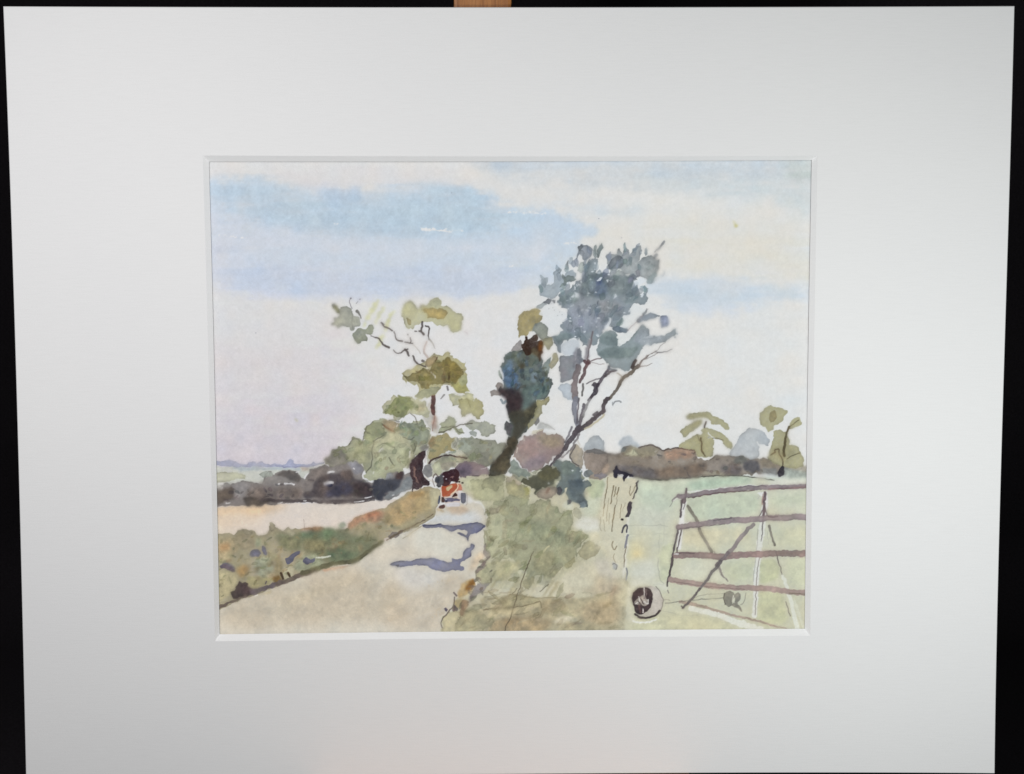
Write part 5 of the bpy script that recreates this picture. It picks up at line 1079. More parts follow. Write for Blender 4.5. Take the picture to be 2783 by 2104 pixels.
def leaning_tree():
    t = part('painted_tree')
    tr = part('painted_trunk', t)
    grey, pale = (136, 142, 144), (166, 171, 173)
    # pale outer leaves
    wash(E(610, 560, 610, 510, 650, 440, 700, 400, 700, 440, 680, 480, 710, 495, 750, 470, 750, 420, 740, 370, 800, 320, 820, 345, 800, 400, 860, 390, 900, 350, 950, 340, 985, 370, 960, 430, 900, 480, 850, 540, 800, 590, 740, 630, 690, 635, 640, 600), (166, 172, 176), .93, t, edge=.3, jit=2)
    wash(E(860, 330, 880, 270, 895, 240, 905, 280, 890, 350, 865, 340), (150, 152, 152), .9, t, edge=.35)
    wash(E(980, 320, 1000, 280, 1050, 250, 1060, 310, 1040, 380, 1000, 380), (176, 180, 174), .88, t, edge=.25)
    wash(E(570, 710, 620, 670, 670, 660, 690, 700, 640, 720, 590, 725), (172, 174, 172), .9, t, edge=.3)
    wash(E(660, 660, 690, 635, 760, 640, 770, 680, 720, 690, 680, 690), (124, 122, 124), .9, t, edge=.3)
    wash(E(810, 530, 840, 480, 860, 420, 890, 385, 940, 400, 975, 440, 940, 460, 890, 470, 850, 500), (128, 134, 130), .93, t, edge=.35, jit=2)
    # top fingers
    wash(E(970, 260, 985, 180, 990, 110, 1030, 75, 1060, 90, 1110, 110, 1135, 130, 1130, 200, 1090, 245, 1040, 240, 1035, 185, 1000, 190, 985, 240), (150, 153, 160), .93, t, edge=.38, jit=1.5)
    wash(E(990, 110, 1030, 78, 1050, 110, 1010, 150, 985, 160), (122, 124, 126), .7, t, edge=.2)
    wash(E(1140, 190, 1145, 110, 1165, 95, 1185, 110, 1180, 190, 1160, 220), (152, 158, 154), .93, t, edge=.35)
    wash(E(1175, 210, 1190, 150, 1220, 85, 1238, 70, 1250, 110, 1230, 160, 1195, 230), (132, 138, 136), .93, t, edge=.38)
    wash(E(1280, 330, 1280, 240, 1275, 220, 1290, 170, 1310, 190, 1370, 190, 1380, 140, 1400, 115, 1418, 150, 1425, 190, 1440, 150, 1475, 118, 1500, 140, 1505, 210, 1530, 160, 1560, 110, 1610, 92, 1625, 120, 1610, 200, 1575, 290, 1620, 230, 1690, 195, 1740, 205, 1775, 240, 1810, 235,
           1800, 310, 1785, 380, 1760, 440, 1720, 490, 1670, 480, 1665, 420, 1590, 420, 1500, 380, 1400, 380, 1330, 350), (158, 160, 160), .93, t, edge=.35, jit=2, mot=.1)
    wash(E(1285, 300, 1320, 230, 1380, 190, 1430, 210, 1450, 270, 1430, 320, 1380, 330, 1330, 330), (118, 120, 124), .88, t, edge=.3, jit=2)
    wash(E(1590, 300, 1640, 230, 1710, 205, 1770, 260, 1780, 330, 1740, 360, 1640, 360), (154, 157, 158), .7, t, edge=.15, soft=1)
    wash(E(1670, 430, 1740, 380, 1780, 360, 1760, 440, 1710, 490, 1670, 480), (150, 160, 162), .8, t, edge=.25)
    wash(E(1330, 345, 1400, 330, 1440, 335, 1430, 380, 1380, 400, 1340, 385), (210, 208, 202), .9, t, edge=.05)
    line(E(1850, 60, 1800, 115, 1755, 165), 6.5, (160, 158, 160), .85, t, w2=3, rough=.4, edge=.3)
    line(E(1820, 395, 1830, 410, 1850, 390, 1850, 345), 2.4, (140, 142, 146), .75, t)
    line(E(1740, 470, 1790, 420), 2, (150, 154, 156), .7, t)
    # big grey mass
    mass = E(1050, 380, 1090, 260, 1130, 240, 1190, 230, 1180, 330, 1170, 380, 1240, 360, 1300, 370, 1350, 410, 1420, 380, 1500, 400, 1540, 385, 1590, 400, 1580, 460, 1540, 490, 1520, 560, 1560, 500, 1600, 540, 1615, 600, 1640, 560, 1650, 490, 1680, 510, 1688, 600, 1660, 690, 1600, 680,
             1540, 690, 1500, 740, 1470, 800, 1430, 870, 1420, 910, 1340, 920, 1300, 900, 1310, 840, 1290, 820, 1250, 880, 1240, 950, 1200, 1000, 1180, 1080, 1110, 1100, 1040, 1100, 1020, 1040, 960, 1020, 900, 1040, 850, 1060, 830, 1090, 810, 1170, 780, 1120, 740, 1060, 720, 1000, 790, 980, 830, 930, 850, 880, 880, 850, 870, 790,
             890, 730, 850, 700, 790, 690, 770, 650, 830, 590, 900, 530, 950, 500, 1000, 470, 1035, 430)
    wash(mass, (132, 139, 142), .95, t, edge=.32, jit=3.5, mot=.12, grain=.08, col2=(142, 146, 154), hue=.6)
    wash(E(1040, 400, 1110, 380, 1200, 370, 1340, 400, 1540, 400, 1570, 460, 1510, 560, 1450, 600, 1300, 600, 1150, 620, 1020, 620, 1010, 520), (116, 124, 124), .8, t, edge=.1, soft=3, mot=.2)
    wash(E(1140, 430, 1240, 430, 1290, 520, 1280, 620, 1170, 620, 1140, 540), (104, 114, 136), .7, t, edge=0, soft=4)
    wash(E(1180, 440, 1235, 430, 1225, 480, 1190, 500), (88, 98, 130), .7, t, edge=.1, soft=1.2)
    wash(E(890, 740, 1010, 700, 1140, 760, 1240, 860, 1160, 960, 1000, 980, 880, 960, 860, 860), (146, 148, 158), .8, t, edge=0, soft=5)
    wash(E(1200, 640, 1300, 660, 1420, 680, 1440, 800, 1330, 800, 1220, 760), (150, 144, 144), .6, t, edge=0, soft=5)
    wash(E(780, 650, 880, 580, 1010, 560, 1020, 640, 930, 680, 850, 690), (126, 136, 132), .7, t, edge=.1, soft=2)
    wash(E(740, 1000, 830, 970, 950, 980, 930, 1020, 830, 1060, 800, 1100, 760, 1050), (120, 130, 128), .7, t, edge=.15, soft=1.2)
    wash(E(1490, 540, 1560, 500, 1605, 560, 1600, 640, 1520, 680, 1450, 690), (140, 150, 150), .75, t, edge=.25, soft=1)
    wash(E(1050, 390, 1095, 260, 1185, 240, 1170, 330, 1150, 420), (136, 142, 142), .6, t, edge=.1, soft=1.2)
    ctr = E(1080, 1250)[0]
    crown_in = E(800, 640, 900, 480, 1050, 300, 1200, 240, 1560, 380, 1660, 560, 1560, 700, 1450, 880, 1240, 960, 1100, 1080, 880, 1000, 880, 760)
    dabs(crown_in, 64, [(112, 121, 124), (122, 130, 134), (136, 143, 147), (118, 124, 138), (148, 153, 158), (106, 116, 120)], (22, 50), (10, 20), 0, .3, (.25, .6), t, 41, only=t, centre=ctr)
    edge_in = E(600, 600, 640, 420, 760, 330, 960, 230, 1000, 90, 1240, 70, 1300, 200, 1400, 120, 1620, 90, 1800, 220, 1780, 420, 1700, 620, 1600, 700, 1500, 420, 1300, 380, 1100, 380, 1000, 480, 840, 620)
    dabs(edge_in, 46, [(140, 147, 152), (158, 163, 166), (126, 133, 138), (148, 152, 162)], (14, 34), (7, 14), 0, .3, (.5, .85), t, 42, edge=.3, centre=ctr)
    specks(crown_in, 46, (216, 217, 219), (1.0, 3.2), t, 43, only=t)
    # small sky holes
    for f in [E(945, 510, 975, 505, 985, 535, 950, 545), E(960, 570, 1010, 570, 1010, 610, 960, 610), E(900, 620, 945, 590, 950, 620), E(845, 680, 865, 665, 865, 690), E(1370, 590, 1395, 585, 1390, 615, 1370, 625), E(1180, 430, 1235, 425, 1215, 445, 1190, 450),
              E(1020, 460, 1040, 465, 1030, 490), E(1280, 470, 1305, 465, 1300, 490), E(1380, 480, 1395, 480, 1390, 500), E(1180, 990, 1195, 1000, 1185, 1020), E(955, 995, 970, 1005, 955, 1010), E(1270, 860, 1300, 815, 1325, 830, 1310, 900, 1270, 930, 1260, 900), E(1550, 470, 1620, 430, 1660, 400, 1660, 470, 1610, 520, 1560, 500),
              E(1610, 600, 1640, 580, 1640, 630)]:
        wash(f, (216, 217, 220), .92, t, edge=0, jit=3.2)
    # white clearings showing paper at the two sides
    wash(E(610, 740, 680, 715, 740, 650, 770, 700, 830, 740, 870, 800, 860, 880, 820, 930, 760, 980, 720, 1000, 700, 940, 670, 880, 620, 850), (217, 214, 212), .94, t, edge=0, jit=4)
    dots(E(760, 750, 790, 790, 740, 720, 810, 760, 830, 790, 700, 730), 1.1, (150, 146, 144), .6, t)
    wash(E(1480, 760, 1560, 690, 1620, 720, 1680, 730, 1620, 800, 1580, 880, 1490, 930, 1430, 880), (218, 216, 214), .9, t, edge=0, jit=4)
    wash(E(1330, 920, 1380, 900, 1450, 905, 1500, 940, 1470, 970, 1390, 970, 1340, 950), (116, 124, 132), .94, t, edge=.35, jit=1.5)
    wash(E(1230, 940, 1260, 860, 1290, 820, 1280, 870, 1250, 950), (124, 130, 144), .85, t, edge=.2)
    # right hand sprays
    wash(E(1575, 865, 1610, 810, 1680, 780, 1760, 775, 1810, 790, 1780, 820, 1700, 840, 1620, 870), (146, 151, 160), .94, t, edge=.38, jit=1.5)
    wash(E(1805, 820, 1840, 797, 1880, 800, 1905, 870, 1890, 905, 1815, 918, 1820, 860), (134, 138, 158), .95, t, edge=.35, jit=1.5)
    line(E(1690, 735, 1640, 790, 1590, 850, 1530, 900, 1480, 945), 3, (150, 142, 146), .75, tr, rough=.6)
    wash(E(1630, 780, 1690, 735, 1680, 760, 1640, 810), (160, 160, 162), .8, t, edge=.3)
    # lower right mass
    wash(E(1170, 1170, 1190, 1090, 1210, 990, 1280, 940, 1350, 960, 1390, 990, 1390, 1060, 1420, 1090, 1500, 1050, 1560, 980, 1610, 920, 1650, 895, 1700, 930, 1710, 990, 1640, 1020, 1720, 1020, 1850, 990, 1975, 930, 1970, 970, 1880, 1040, 1760, 1100, 1680, 1085, 1630, 1100, 1620, 1150, 1570, 1230, 1530, 1290, 1500, 1330,
           1440, 1350, 1340, 1320, 1290, 1280, 1240, 1240, 1210, 1220), (138, 146, 146), .95, t, edge=.35, jit=2.5, mot=.1, col2=(150, 156, 158))
    wash(E(1200, 1000, 1290, 950, 1390, 1000, 1400, 1090, 1330, 1110, 1220, 1080), (122, 132, 130), .75, t, edge=.1, soft=2)
    wash(E(1180, 1180, 1280, 1120, 1480, 1120, 1610, 1110, 1540, 1210, 1400, 1230, 1250, 1225), (124, 134, 130), .75, t, edge=.2, soft=1.2)
    wash(E(1540, 1060, 1620, 920, 1700, 930, 1710, 1000, 1850, 1000, 1970, 945, 1900, 1030, 1750, 1095, 1620, 1090), (166, 169, 174), .8, t, edge=.15, soft=1)
    wash(E(1390, 1000, 1480, 970, 1540, 960, 1500, 1020, 1440, 1080, 1400, 1060), (218, 216, 212), .9, t, edge=0, jit=3)
    wash(E(1385, 1040, 1430, 1050, 1430, 1090, 1390, 1090), (218, 216, 212), .85, t, edge=0, jit=3)
    dots(E(1980, 975, 1950, 1010), 2.2, (110, 116, 124), .85, t)
    # below left: pale and grey leaves
    wash(E(820, 1090, 870, 1060, 950, 1030, 1020, 1050, 1010, 1100, 970, 1140, 960, 1200, 880, 1200, 820, 1170), (196, 198, 202), .9, t, edge=.15, soft=.8)
    wash(E(805, 1200, 880, 1200, 960, 1200, 960, 1260, 1000, 1110, 1030, 1140, 1040, 1250, 1010, 1300, 980, 1380, 930, 1440, 880, 1450, 820, 1470, 810, 1340), (132, 137, 140), .94, t, edge=.35, jit=2, mot=.12, col2=(140, 132, 136))
    wash(E(940, 1200, 985, 1110, 1025, 1130, 1035, 1250, 1000, 1330, 940, 1330), (138, 130, 134), .75, t, edge=.1, soft=1)
    wash(E(790, 1520, 830, 1480, 900, 1460, 935, 1500, 940, 1640, 900, 1650, 850, 1590), (182, 186, 192), .92, t, edge=.28)
    # trunk and limbs
    bk = (96, 86, 90)
    wash(E(1150, 930, 1135, 1010, 1120, 1090, 1100, 1180, 1090, 1260, 1050, 1260, 1060, 1180, 1090, 1080, 1130, 980), (150, 142, 146), .85, tr, edge=.15, soft=.8)
    line(E(1140, 960, 1115, 1090, 1080, 1230), 4, (118, 104, 106), .75, tr, rough=.5)
    line(E(1095, 1250, 1065, 1310, 1050, 1380, 1010, 1460), 9, (104, 80, 82), .92, tr, w2=8, rough=.4, edge=.2)
    line(E(1000, 1310, 970, 1400, 955, 1500, 960, 1620), 15, (128, 116, 118), .93, tr, w2=18, rough=.35, edge=.3)
    line(E(1050, 1250, 1070, 1270, 1100, 1265), 9, (92, 66, 70), .9, tr)
    line(E(1100, 1255, 1150, 1240, 1220, 1220), 3.4, (116, 96, 100), .8, tr)
    line(E(1110, 1260, 1180, 1280, 1250, 1278), 2, (130, 112, 112), .6, tr)
    line(E(1045, 1480, 1035, 1560, 1030, 1600), 6, (116, 112, 110), .9, tr, w2=4, edge=.3)
    line(E(1300, 1310, 1260, 1390, 1210, 1450, 1190, 1500), 8, (92, 84, 92), .93, tr, w2=9, rough=.5)
    line(E(1370, 1345, 1310, 1360, 1260, 1400), 5, (84, 76, 80), .9, tr, w2=7, rough=.5)
    line(E(1080, 1475, 1140, 1445, 1210, 1420), 3.4, (96, 90, 96), .85, tr)
    wash(E(1120, 1490, 1160, 1455, 1210, 1480, 1200, 1540, 1180, 1590, 1110, 1640, 1130, 1560, 1160, 1510), (62, 56, 66), .94, tr, edge=.2)
    line(E(1130, 1600, 1100, 1640), 8, (74, 66, 74), .9, tr)
    wash(E(1290, 1290, 1310, 1320, 1400, 1350, 1290, 1340), (120, 126, 132), .7, t, edge=.2)
    # right limb
    line(E(1590, 1300, 1540, 1350, 1480, 1390, 1430, 1430, 1380, 1530, 1300, 1630), 11, (116, 106, 96), .93, tr, w2=9, rough=.45, edge=.3)
    line(E(1560, 1240, 1530, 1310), 8, (76, 66, 64), .9, tr, w2=10)
    line(E(1580, 1305, 1640, 1240, 1700, 1190, 1770, 1150), 5, (112, 102, 98), .88, tr, w2=2.4, rough=.6)
    line(E(1620, 1270, 1680, 1190), 3, (130, 120, 118), .7, tr)
    line(E(1600, 1310, 1680, 1290, 1730, 1270), 4, (130, 120, 116), .75, tr, w2=1.2)
    line(E(1780, 1165, 1850, 1155, 1930, 1135), 3.6, (112, 110, 114), .85, tr, w2=2)
    line(E(1760, 1170, 1800, 1110, 1860, 1060), 2.2, (150, 146, 146), .7, tr)
    line(E(1640, 1240, 1720, 1210, 1790, 1170), 2.4, (140, 132, 130), .7, tr)
    line(E(1380, 1370, 1430, 1400, 1410, 1430), 4, (150, 142, 132), .75, tr)
    line(E(1300, 1620, 1260, 1650), 9, (76, 68, 66), .92, tr, w2=11, rough=.5)
    # lower: joined stems to the fork
    line(F(1285, 160, 1250, 220, 1240, 290, 1170, 340, 1080, 410, 1000, 480), 9, (82, 74, 78), .93, tr, w2=15, rough=.5, edge=.2)
    line(F(1250, 320, 1180, 390, 1060, 460), 5, (178, 170, 146), .85, tr, rough=.5)
    line(F(1180, 290, 1150, 320), 8, (96, 90, 94), .9, tr)
    line(F(970, 160, 955, 240, 960, 320, 985, 420), 16, (134, 136, 148), .94, tr, w2=12, rough=.3, edge=.45)
    line(F(1000, 160, 985, 300, 980, 400), 4, (92, 84, 92), .8, tr)
    line(F(1050, 220, 1030, 300, 1010, 420), 8, (104, 98, 106), .9, tr, w2=9, rough=.5, edge=.25)
    line(F(1110, 170, 1060, 260, 1040, 330), 7, (150, 148, 150), .85, tr, rough=.5, edge=.3)
    line(F(940, 330, 945, 460), 5, (214, 214, 214), .9, tr)
    line(F(1000, 450, 940, 540, 880, 620, 830, 700, 760, 780, 700, 840), 17, (84, 76, 82), .94, tr, w2=5, rough=.5, edge=.15)
    line(F(930, 440, 880, 550, 860, 600), 7, (132, 128, 134), .85, tr, w2=5, rough=.4, edge=.3)
    line(F(1000, 510, 960, 600, 900, 690, 830, 740), 8, (128, 122, 124), .85, tr, w2=5, rough=.6)
    line(F(965, 620, 930, 690, 905, 730, 940, 790, 1000, 830), 3, (76, 72, 76), .8, tr)
    line(F(990, 580, 1010, 620), 5, (196, 190, 182), .7, tr)
    line(F(1340, 215, 1360, 185, 1400, 180, 1415, 195), 4, (130, 128, 128), .75, t)
    line(F(1335, 190, 1340, 230), 2.4, (140, 138, 138), .7, t)
    # ivy clump at the foot
    b = part('painted_bush')
    wash(F(330, 800, 420, 860, 520, 900, 620, 850, 700, 850, 800, 780, 900, 770, 1010, 850, 1060, 960, 1040, 1060, 880, 1040, 820, 1100, 620, 1120, 520, 1040, 430, 990, 330, 920), (146, 148, 128), .88, b, edge=.1, soft=.7)
    wash(F(420, 990, 450, 960, 520, 940, 580, 910, 620, 850, 700, 840, 780, 860, 810, 900, 790, 960, 740, 1010, 660, 1040, 600, 1060, 570, 1110, 550, 1060, 500, 1040, 450, 1010), (92, 90, 72), .95, b, edge=.25, jit=3, col2=(78, 80, 70))
    wash(F(600, 900, 680, 850, 790, 870, 800, 930, 700, 980, 620, 960), (100, 96, 70), .6, b, edge=0, soft=2)
    wash(F(320, 800, 360, 760, 420, 850, 500, 880, 520, 930, 440, 950, 360, 920, 310, 890), (130, 140, 132), .9, b, edge=.25, jit=2)
    wash(F(740, 820, 800, 770, 880, 770, 940, 800, 1010, 850, 1030, 920, 1040, 980, 1080, 970, 1115, 1000, 1110, 1045, 1060, 1050, 1060, 1140, 1090, 1190, 1080, 1250, 1040, 1255, 1000, 1230, 960, 1190, 930, 1180, 910, 1215, 890, 1190, 890, 1060, 860, 1050, 830, 1100, 790, 1125, 765, 1060, 790, 1010, 820, 950, 800, 880), (108, 118, 120), .95, b,
         edge=.35, jit=3, mot=.1, col2=(116, 128, 126))
    wash(F(890, 960, 1030, 960, 1060, 1080, 1080, 1200, 1030, 1230, 920, 1150, 900, 1050), (92, 104, 112), .7, b, edge=.05, soft=2)
    wash(F(820, 790, 920, 790, 1000, 870, 900, 930, 830, 900), (120, 132, 124), .7, b, edge=0, soft=2)
    wash(F(765, 1060, 800, 1040, 840, 1060, 810, 1120, 785, 1125), (82, 80, 86), .85, b, edge=.25)
    wash(F(890, 1170, 930, 1170, 915, 1215), (92, 88, 96), .8, b, edge=.2)
    wash(F(600, 1070, 660, 1060, 760, 1020, 790, 1090, 740, 1140, 680, 1160, 580, 1130), (150, 138, 126), .9, b, edge=.3, jit=2)
    wash(F(1010, 1200, 1060, 1180, 1070, 1250, 1030, 1260), (150, 164, 168), .7, b, edge=.2)
    line(F(570, 1110, 570, 1060, 620, 1050), 4, (66, 68, 60), .8, b)
    line(F(680, 1090, 700, 1060), 6, (104, 78, 68), .8, b)
    line(F(780, 1010, 795, 990), 5, (210, 206, 190), .8, b)
    line(F(510, 880, 545, 920, 580, 910, 600, 870), 3.4, (208, 206, 190), .8, b)
    line(F(480, 930, 490, 960), 4, (190, 190, 186), .7, b)
    dots(F(935, 875, 1015, 880, 700, 1000), 2.2, (200, 206, 206), .85, b)
    line(F(1040, 980, 1070, 950, 1090, 960), 4, (208, 210, 206), .8, b)


def tractor():
    t = part('painted_tractor')
    wl = part('painted_wheel', t)
    wr = part('painted_wheel', t)
    dr = part('painted_driver', t)
    wash(K(430, 740, 470, 720, 640, 700, 800, 640, 960, 640, 1130, 680, 1150, 880, 1100, 900, 1000, 910, 1090, 960, 1090, 1200, 1080, 1400, 620, 1410, 590, 1260, 440, 1240, 440, 1000, 425, 880), (206, 190, 180), .9, t, edge=0, jit=.5)
    wash(K(470, 740, 640, 720, 830, 640, 960, 650, 1000, 720, 980, 820, 900, 900, 820, 970, 760, 1050, 640, 1090, 500, 1080, 470, 900), (176, 82, 52), .95, t, edge=.25, er=1, jit=.6, col2=(172, 92, 70))
    wash(K(1010, 650, 1110, 690, 1150, 780, 1150, 870, 1020, 880, 960, 920, 1010, 800), (192, 116, 96), .92, t, edge=.2, er=1, jit=.5)
    wash(K(620, 780, 720, 730, 825, 680, 830, 770, 760, 830, 700, 880, 640, 870), (208, 190, 146), .93, t, edge=.15, er=1, jit=.6)
    line(K(980, 660, 1005, 740, 980, 830, 900, 910, 800, 1000), 2.6, (228, 196, 160), .9, t)
    wash(K(770, 990, 850, 990, 860, 1010, 810, 1030), (226, 196, 166), .9, t, jit=.4)
    line(K(440, 750, 435, 900, 460, 1050, 440, 1160), 2, (224, 204, 190), .85, t)
    wash(K(470, 1090, 560, 1090, 580, 1180, 570, 1260, 470, 1260), (84, 58, 54), .93, t, edge=.1, jit=.5)
    wash(K(800, 1110, 860, 1010, 920, 940, 990, 1000, 1000, 1050, 900, 1080), (72, 40, 36), .95, t, edge=.1, jit=.5)
    wash(K(560, 1050, 680, 1070, 670, 1100, 560, 1080), (222, 196, 176), .8, t, jit=.4)
    wash(K(580, 1130, 800, 1110, 1080, 1150, 1080, 1220, 880, 1230, 640, 1250, 570, 1200), (96, 92, 118), .92, t, edge=.15, jit=.6)
    wash(K(820, 1120, 960, 1090, 1010, 1130, 900, 1150), (176, 160, 140), .85, t, jit=.5)
    wash(K(580, 1160, 640, 1155, 650, 1180, 590, 1185), (210, 206, 214), .85, t, jit=.3)
    wash(K(570, 1190, 670, 1190, 660, 1260, 590, 1260), (62, 62, 84), .85, t, jit=.4)
    wash(K(610, 1290, 860, 1260, 1090, 1280, 1090, 1390, 880, 1405, 630, 1400), (208, 204, 208), .95, t, edge=.2, er=1, jit=.4)
    line(K(680, 1330, 900, 1320, 1060, 1330), 1.5, (186, 184, 190), .6, t)
    wash(K(1010, 950, 1090, 960, 1090, 1130, 1020, 1120), (208, 204, 212), .9, t, edge=.15, jit=.4)
    wash(K(370, 1420, 430, 1350, 580, 1320, 600, 1420, 540, 1460, 430, 1470), (92, 58, 54), .9, t, edge=.1, jit=.6)
    wash(K(380, 1060, 420, 1030, 435, 1130, 430, 1260, 380, 1320, 350, 1290), (92, 98, 116), .93, wl, edge=.25, er=1, jit=.5)
    line(K(355, 1350, 410, 1330), 2, (214, 206, 200), .8, wl)
    wash(K(1095, 960, 1160, 940, 1260, 950, 1275, 1050, 1260, 1260, 1180, 1310, 1110, 1280, 1095, 1120), (84, 86, 100), .95, wr, edge=.3, er=1, jit=.5)
    line(K(1290, 980, 1310, 1080, 1305, 1300, 1270, 1330), 2.4, (150, 140, 132), .8, wr)
    line(K(1110, 930, 1250, 930), 2, (220, 214, 206), .8, wr)
    # dark cab and driver
    wash(K(430, 370, 560, 260, 640, 210, 760, 200, 880, 180, 960, 170, 1030, 240, 1050, 330, 1040, 450, 1050, 560, 1000, 640, 930, 640, 880, 590, 800, 580, 740, 680, 620, 740, 480, 730, 500, 600, 520, 480), (56, 32, 40), .95, dr, edge=.1, jit=1, col2=(72, 44, 42))
    wash(K(540, 580, 680, 600, 760, 640, 700, 700, 560, 720, 500, 690), (110, 68, 62), .7, dr, edge=0, soft=.8)
    line(K(760, 430, 860, 400, 820, 440), 2.2, (150, 116, 110), .75, dr)
    line(K(740, 450, 760, 550), 1.6, (104, 74, 70), .7, dr)
    wash(K(260, 480, 300, 430, 400, 420, 440, 360, 510, 380, 540, 480, 540, 640, 460, 720, 380, 750, 300, 690, 340, 660, 260, 600), (92, 90, 94), .93, dr, edge=.25, er=1, jit=.8)
    wash(K(280, 500, 400, 470, 430, 560, 400, 640, 290, 600), (70, 72, 80), .8, dr, edge=.1, soft=.5)
    line(K(200, 440, 230, 360, 280, 330, 330, 400, 370, 420), 2.6, (104, 84, 84), .85, dr)
    line(K(180, 480, 190, 600, 230, 720), 2.4, (136, 118, 112), .75, dr)
    line(K(310, 690, 370, 745, 420, 730), 3, (58, 60, 58), .85, dr)
    dots(K(520, 420) + K(625, 495), 1.6, (214, 206, 214), .9, dr)
    dots(K(900, 595), 1.8, (210, 192, 176), .9, dr)
    dots(K(1140, 625) + K(1060, 600), 2.2, (44, 32, 34), .93, dr)
    line(K(770, 165, 880, 155), 3, (222, 218, 222), .85, dr)
    wash(K(440, 340, 500, 300, 520, 340, 470, 370), (150, 136, 144), .7, dr, jit=.5)


def finish():
    """cold-pressed tooth: pigment settles in the hollows of the paper"""
    global canvas
    # lost and found edges: where the paper stayed damp the washes ran together
    crisp = [k for k in range(1, len(motif_names)) if any(s_ in motif_names[k][0] for s_ in
             ('rail', 'brace', 'stile', 'gatepost', 'tractor', 'driver', 'wheel', 'roller', 'shadow', 'trunk'))]
    damp = np.clip(.30 + .55 * (.75 * N_HUE + .5 * N_MID), 0, .92)
    damp = np.where(np.isin(motif, crisp), damp * .25, damp)
    damp = blur(damp, 1)[..., None]
    run = np.stack([blur(canvas[..., k].copy(), 2) for k in range(3)], -1)
    canvas = canvas * (1 - damp) + run * damp
    # the leaning tree leans blue
    blue = np.zeros((CH, CW), np.float32)
    ids = [k for k in range(1, len(motif_names)) if motif_names[k][0] == 'painted_tree']
    blue[motif == ids[-1]] = 1
    blue = blur(blue, 1)[..., None]
    canvas += blue * np.array((-5, 0, 4), np.float32)
    ink = np.clip(1 - canvas.mean(2, keepdims=True) / 214, 0, 1)
    gran = (.55 * GRAIN + .5 * N_SM)[..., None]
    canvas *= 1 + (.006 + .30 * ink * (1 - .5 * ink)) * gran * .42
    canvas *= 1 + .16 * ink * (1 - ink) * N_MID[..., None]
    canvas *= 1 + .005 * N_SM[..., None] + .004 * GRAIN[..., None]
    canvas *= 1 - .075 * ink
    lum = canvas.mean(2, keepdims=True)
    canvas = lum + (canvas - lum) * .92
    # hues drift a little from place to place
    canvas[..., 0] *= 1 + .006 * N_HUE
    canvas[..., 2] *= 1 - .006 * N_HUE
    np.clip(canvas, 20, 224, out=canvas)


# ============================================================================
#  The scene: mounted watercolour on a small wooden easel before black cloth.
#  Board coordinates: x right, y up, z out of the board, metres, origin at the
#  middle of the mount's face.  BW stands the board on the easel, leaning back.
# ============================================================================
import bpy, bmesh
from mathutils import Matrix, Vector

sc = bpy.context.scene
LEAN = math.radians(12)
BW = (Matrix.Translation((0, 0, 1.05)) @ Matrix.Rotation(-LEAN, 4, 'X') @ Matrix.Rotation(math.radians(90), 4, 'X'))


def tag(o, label=None, cat=None, kind=None, group=None):
    if label: o['label'] = label
    if cat: o['category'] = cat
    if kind: o['kind'] = kind
    if group: o['group'] = group
    return o


def link(name, me, mat=None, parent=None, mw=None):
    o = bpy.data.objects.new(name, me)
    sc.collection.objects.link(o)
    if mat is not None:
        me.materials.append(mat)
    if parent is not None:
        o.parent = parent
    elif mw is not None:
        o.matrix_world = mw
    return o


def empty(name, mw):
    o = bpy.data.objects.new(name, None)
    sc.collection.objects.link(o)
    o.empty_display_size = .02
    o.matrix_world = mw
    return o


def pymesh(name, v, f):
    me = bpy.data.meshes.new(name)
    me.from_pydata([tuple(p) for p in v], [], f)
    me.update()
    return me


def box(bm, x0, x1, y0, y1, z0, z1):
    vs = [bm.verts.new((x, y, z)) for z in (z0, z1) for y in (y0, y1) for x in (x0, x1)]
    for q in ((0, 2, 3, 1), (4, 5, 7, 6), (0, 1, 5, 4), (2, 6, 7, 3), (0, 4, 6, 2), (1, 3, 7, 5)):
        bm.faces.new([vs[i] for i in q])


def box_mesh(name, dims, bev=.0015, seg=2):
    bm = bmesh.new()
    for d in dims:
        box(bm, *d)
    bmesh.ops.bevel(bm, geom=list(bm.edges), offset=bev, segments=seg, affect='EDGES', profile=.6)
    me = bpy.data.meshes.new(name)
    bm.to_mesh(me)
    bm.free()
    return me


# ------------------------------------------------------------------ materials
def new_mat(name):
    m = bpy.data.materials.new(name)
    m.use_nodes = True
    nt = m.node_tree
    b = nt.nodes['Principled BSDF']
    return m, nt, b


def nz(nt, scale, detail=4, rough=.6, vec=None, mapping=None):
    n = nt.nodes.new('ShaderNodeTexNoise')
    n.inputs['Scale'].default_value = scale
    n.inputs['Detail'].default_value = detail
    n.inputs['Roughness'].default_value = rough
    if vec is not None:
        if mapping:
            mp = nt.nodes.new('ShaderNodeMapping')
            mp.inputs['Scale'].default_value = mapping
            nt.links.new(vec, mp.inputs['Vector'])
            vec = mp.outputs['Vector']
        nt.links.new(vec, n.inputs['Vector'])
    return n


def ramp(nt, fac, stops):
    r = nt.nodes.new('ShaderNodeValToRGB')
    el = r.color_ramp.elements
    while len(el) < len(stops):
        el.new(.5)
    for e, (p, c) in zip(el, stops):
        e.position = p
        e.color = (*c, 1)
    nt.links.new(fac, r.inputs['Fac'])
    return r


def bump(nt, b, h, strength, dist):
    n = nt.nodes.new('ShaderNodeBump')
    n.inputs['Strength'].default_value = strength
    n.inputs['Distance'].default_value = dist
    nt.links.new(h, n.inputs['Height'])
    nt.links.new(n.outputs['Normal'], b.inputs['Normal'])
    return n


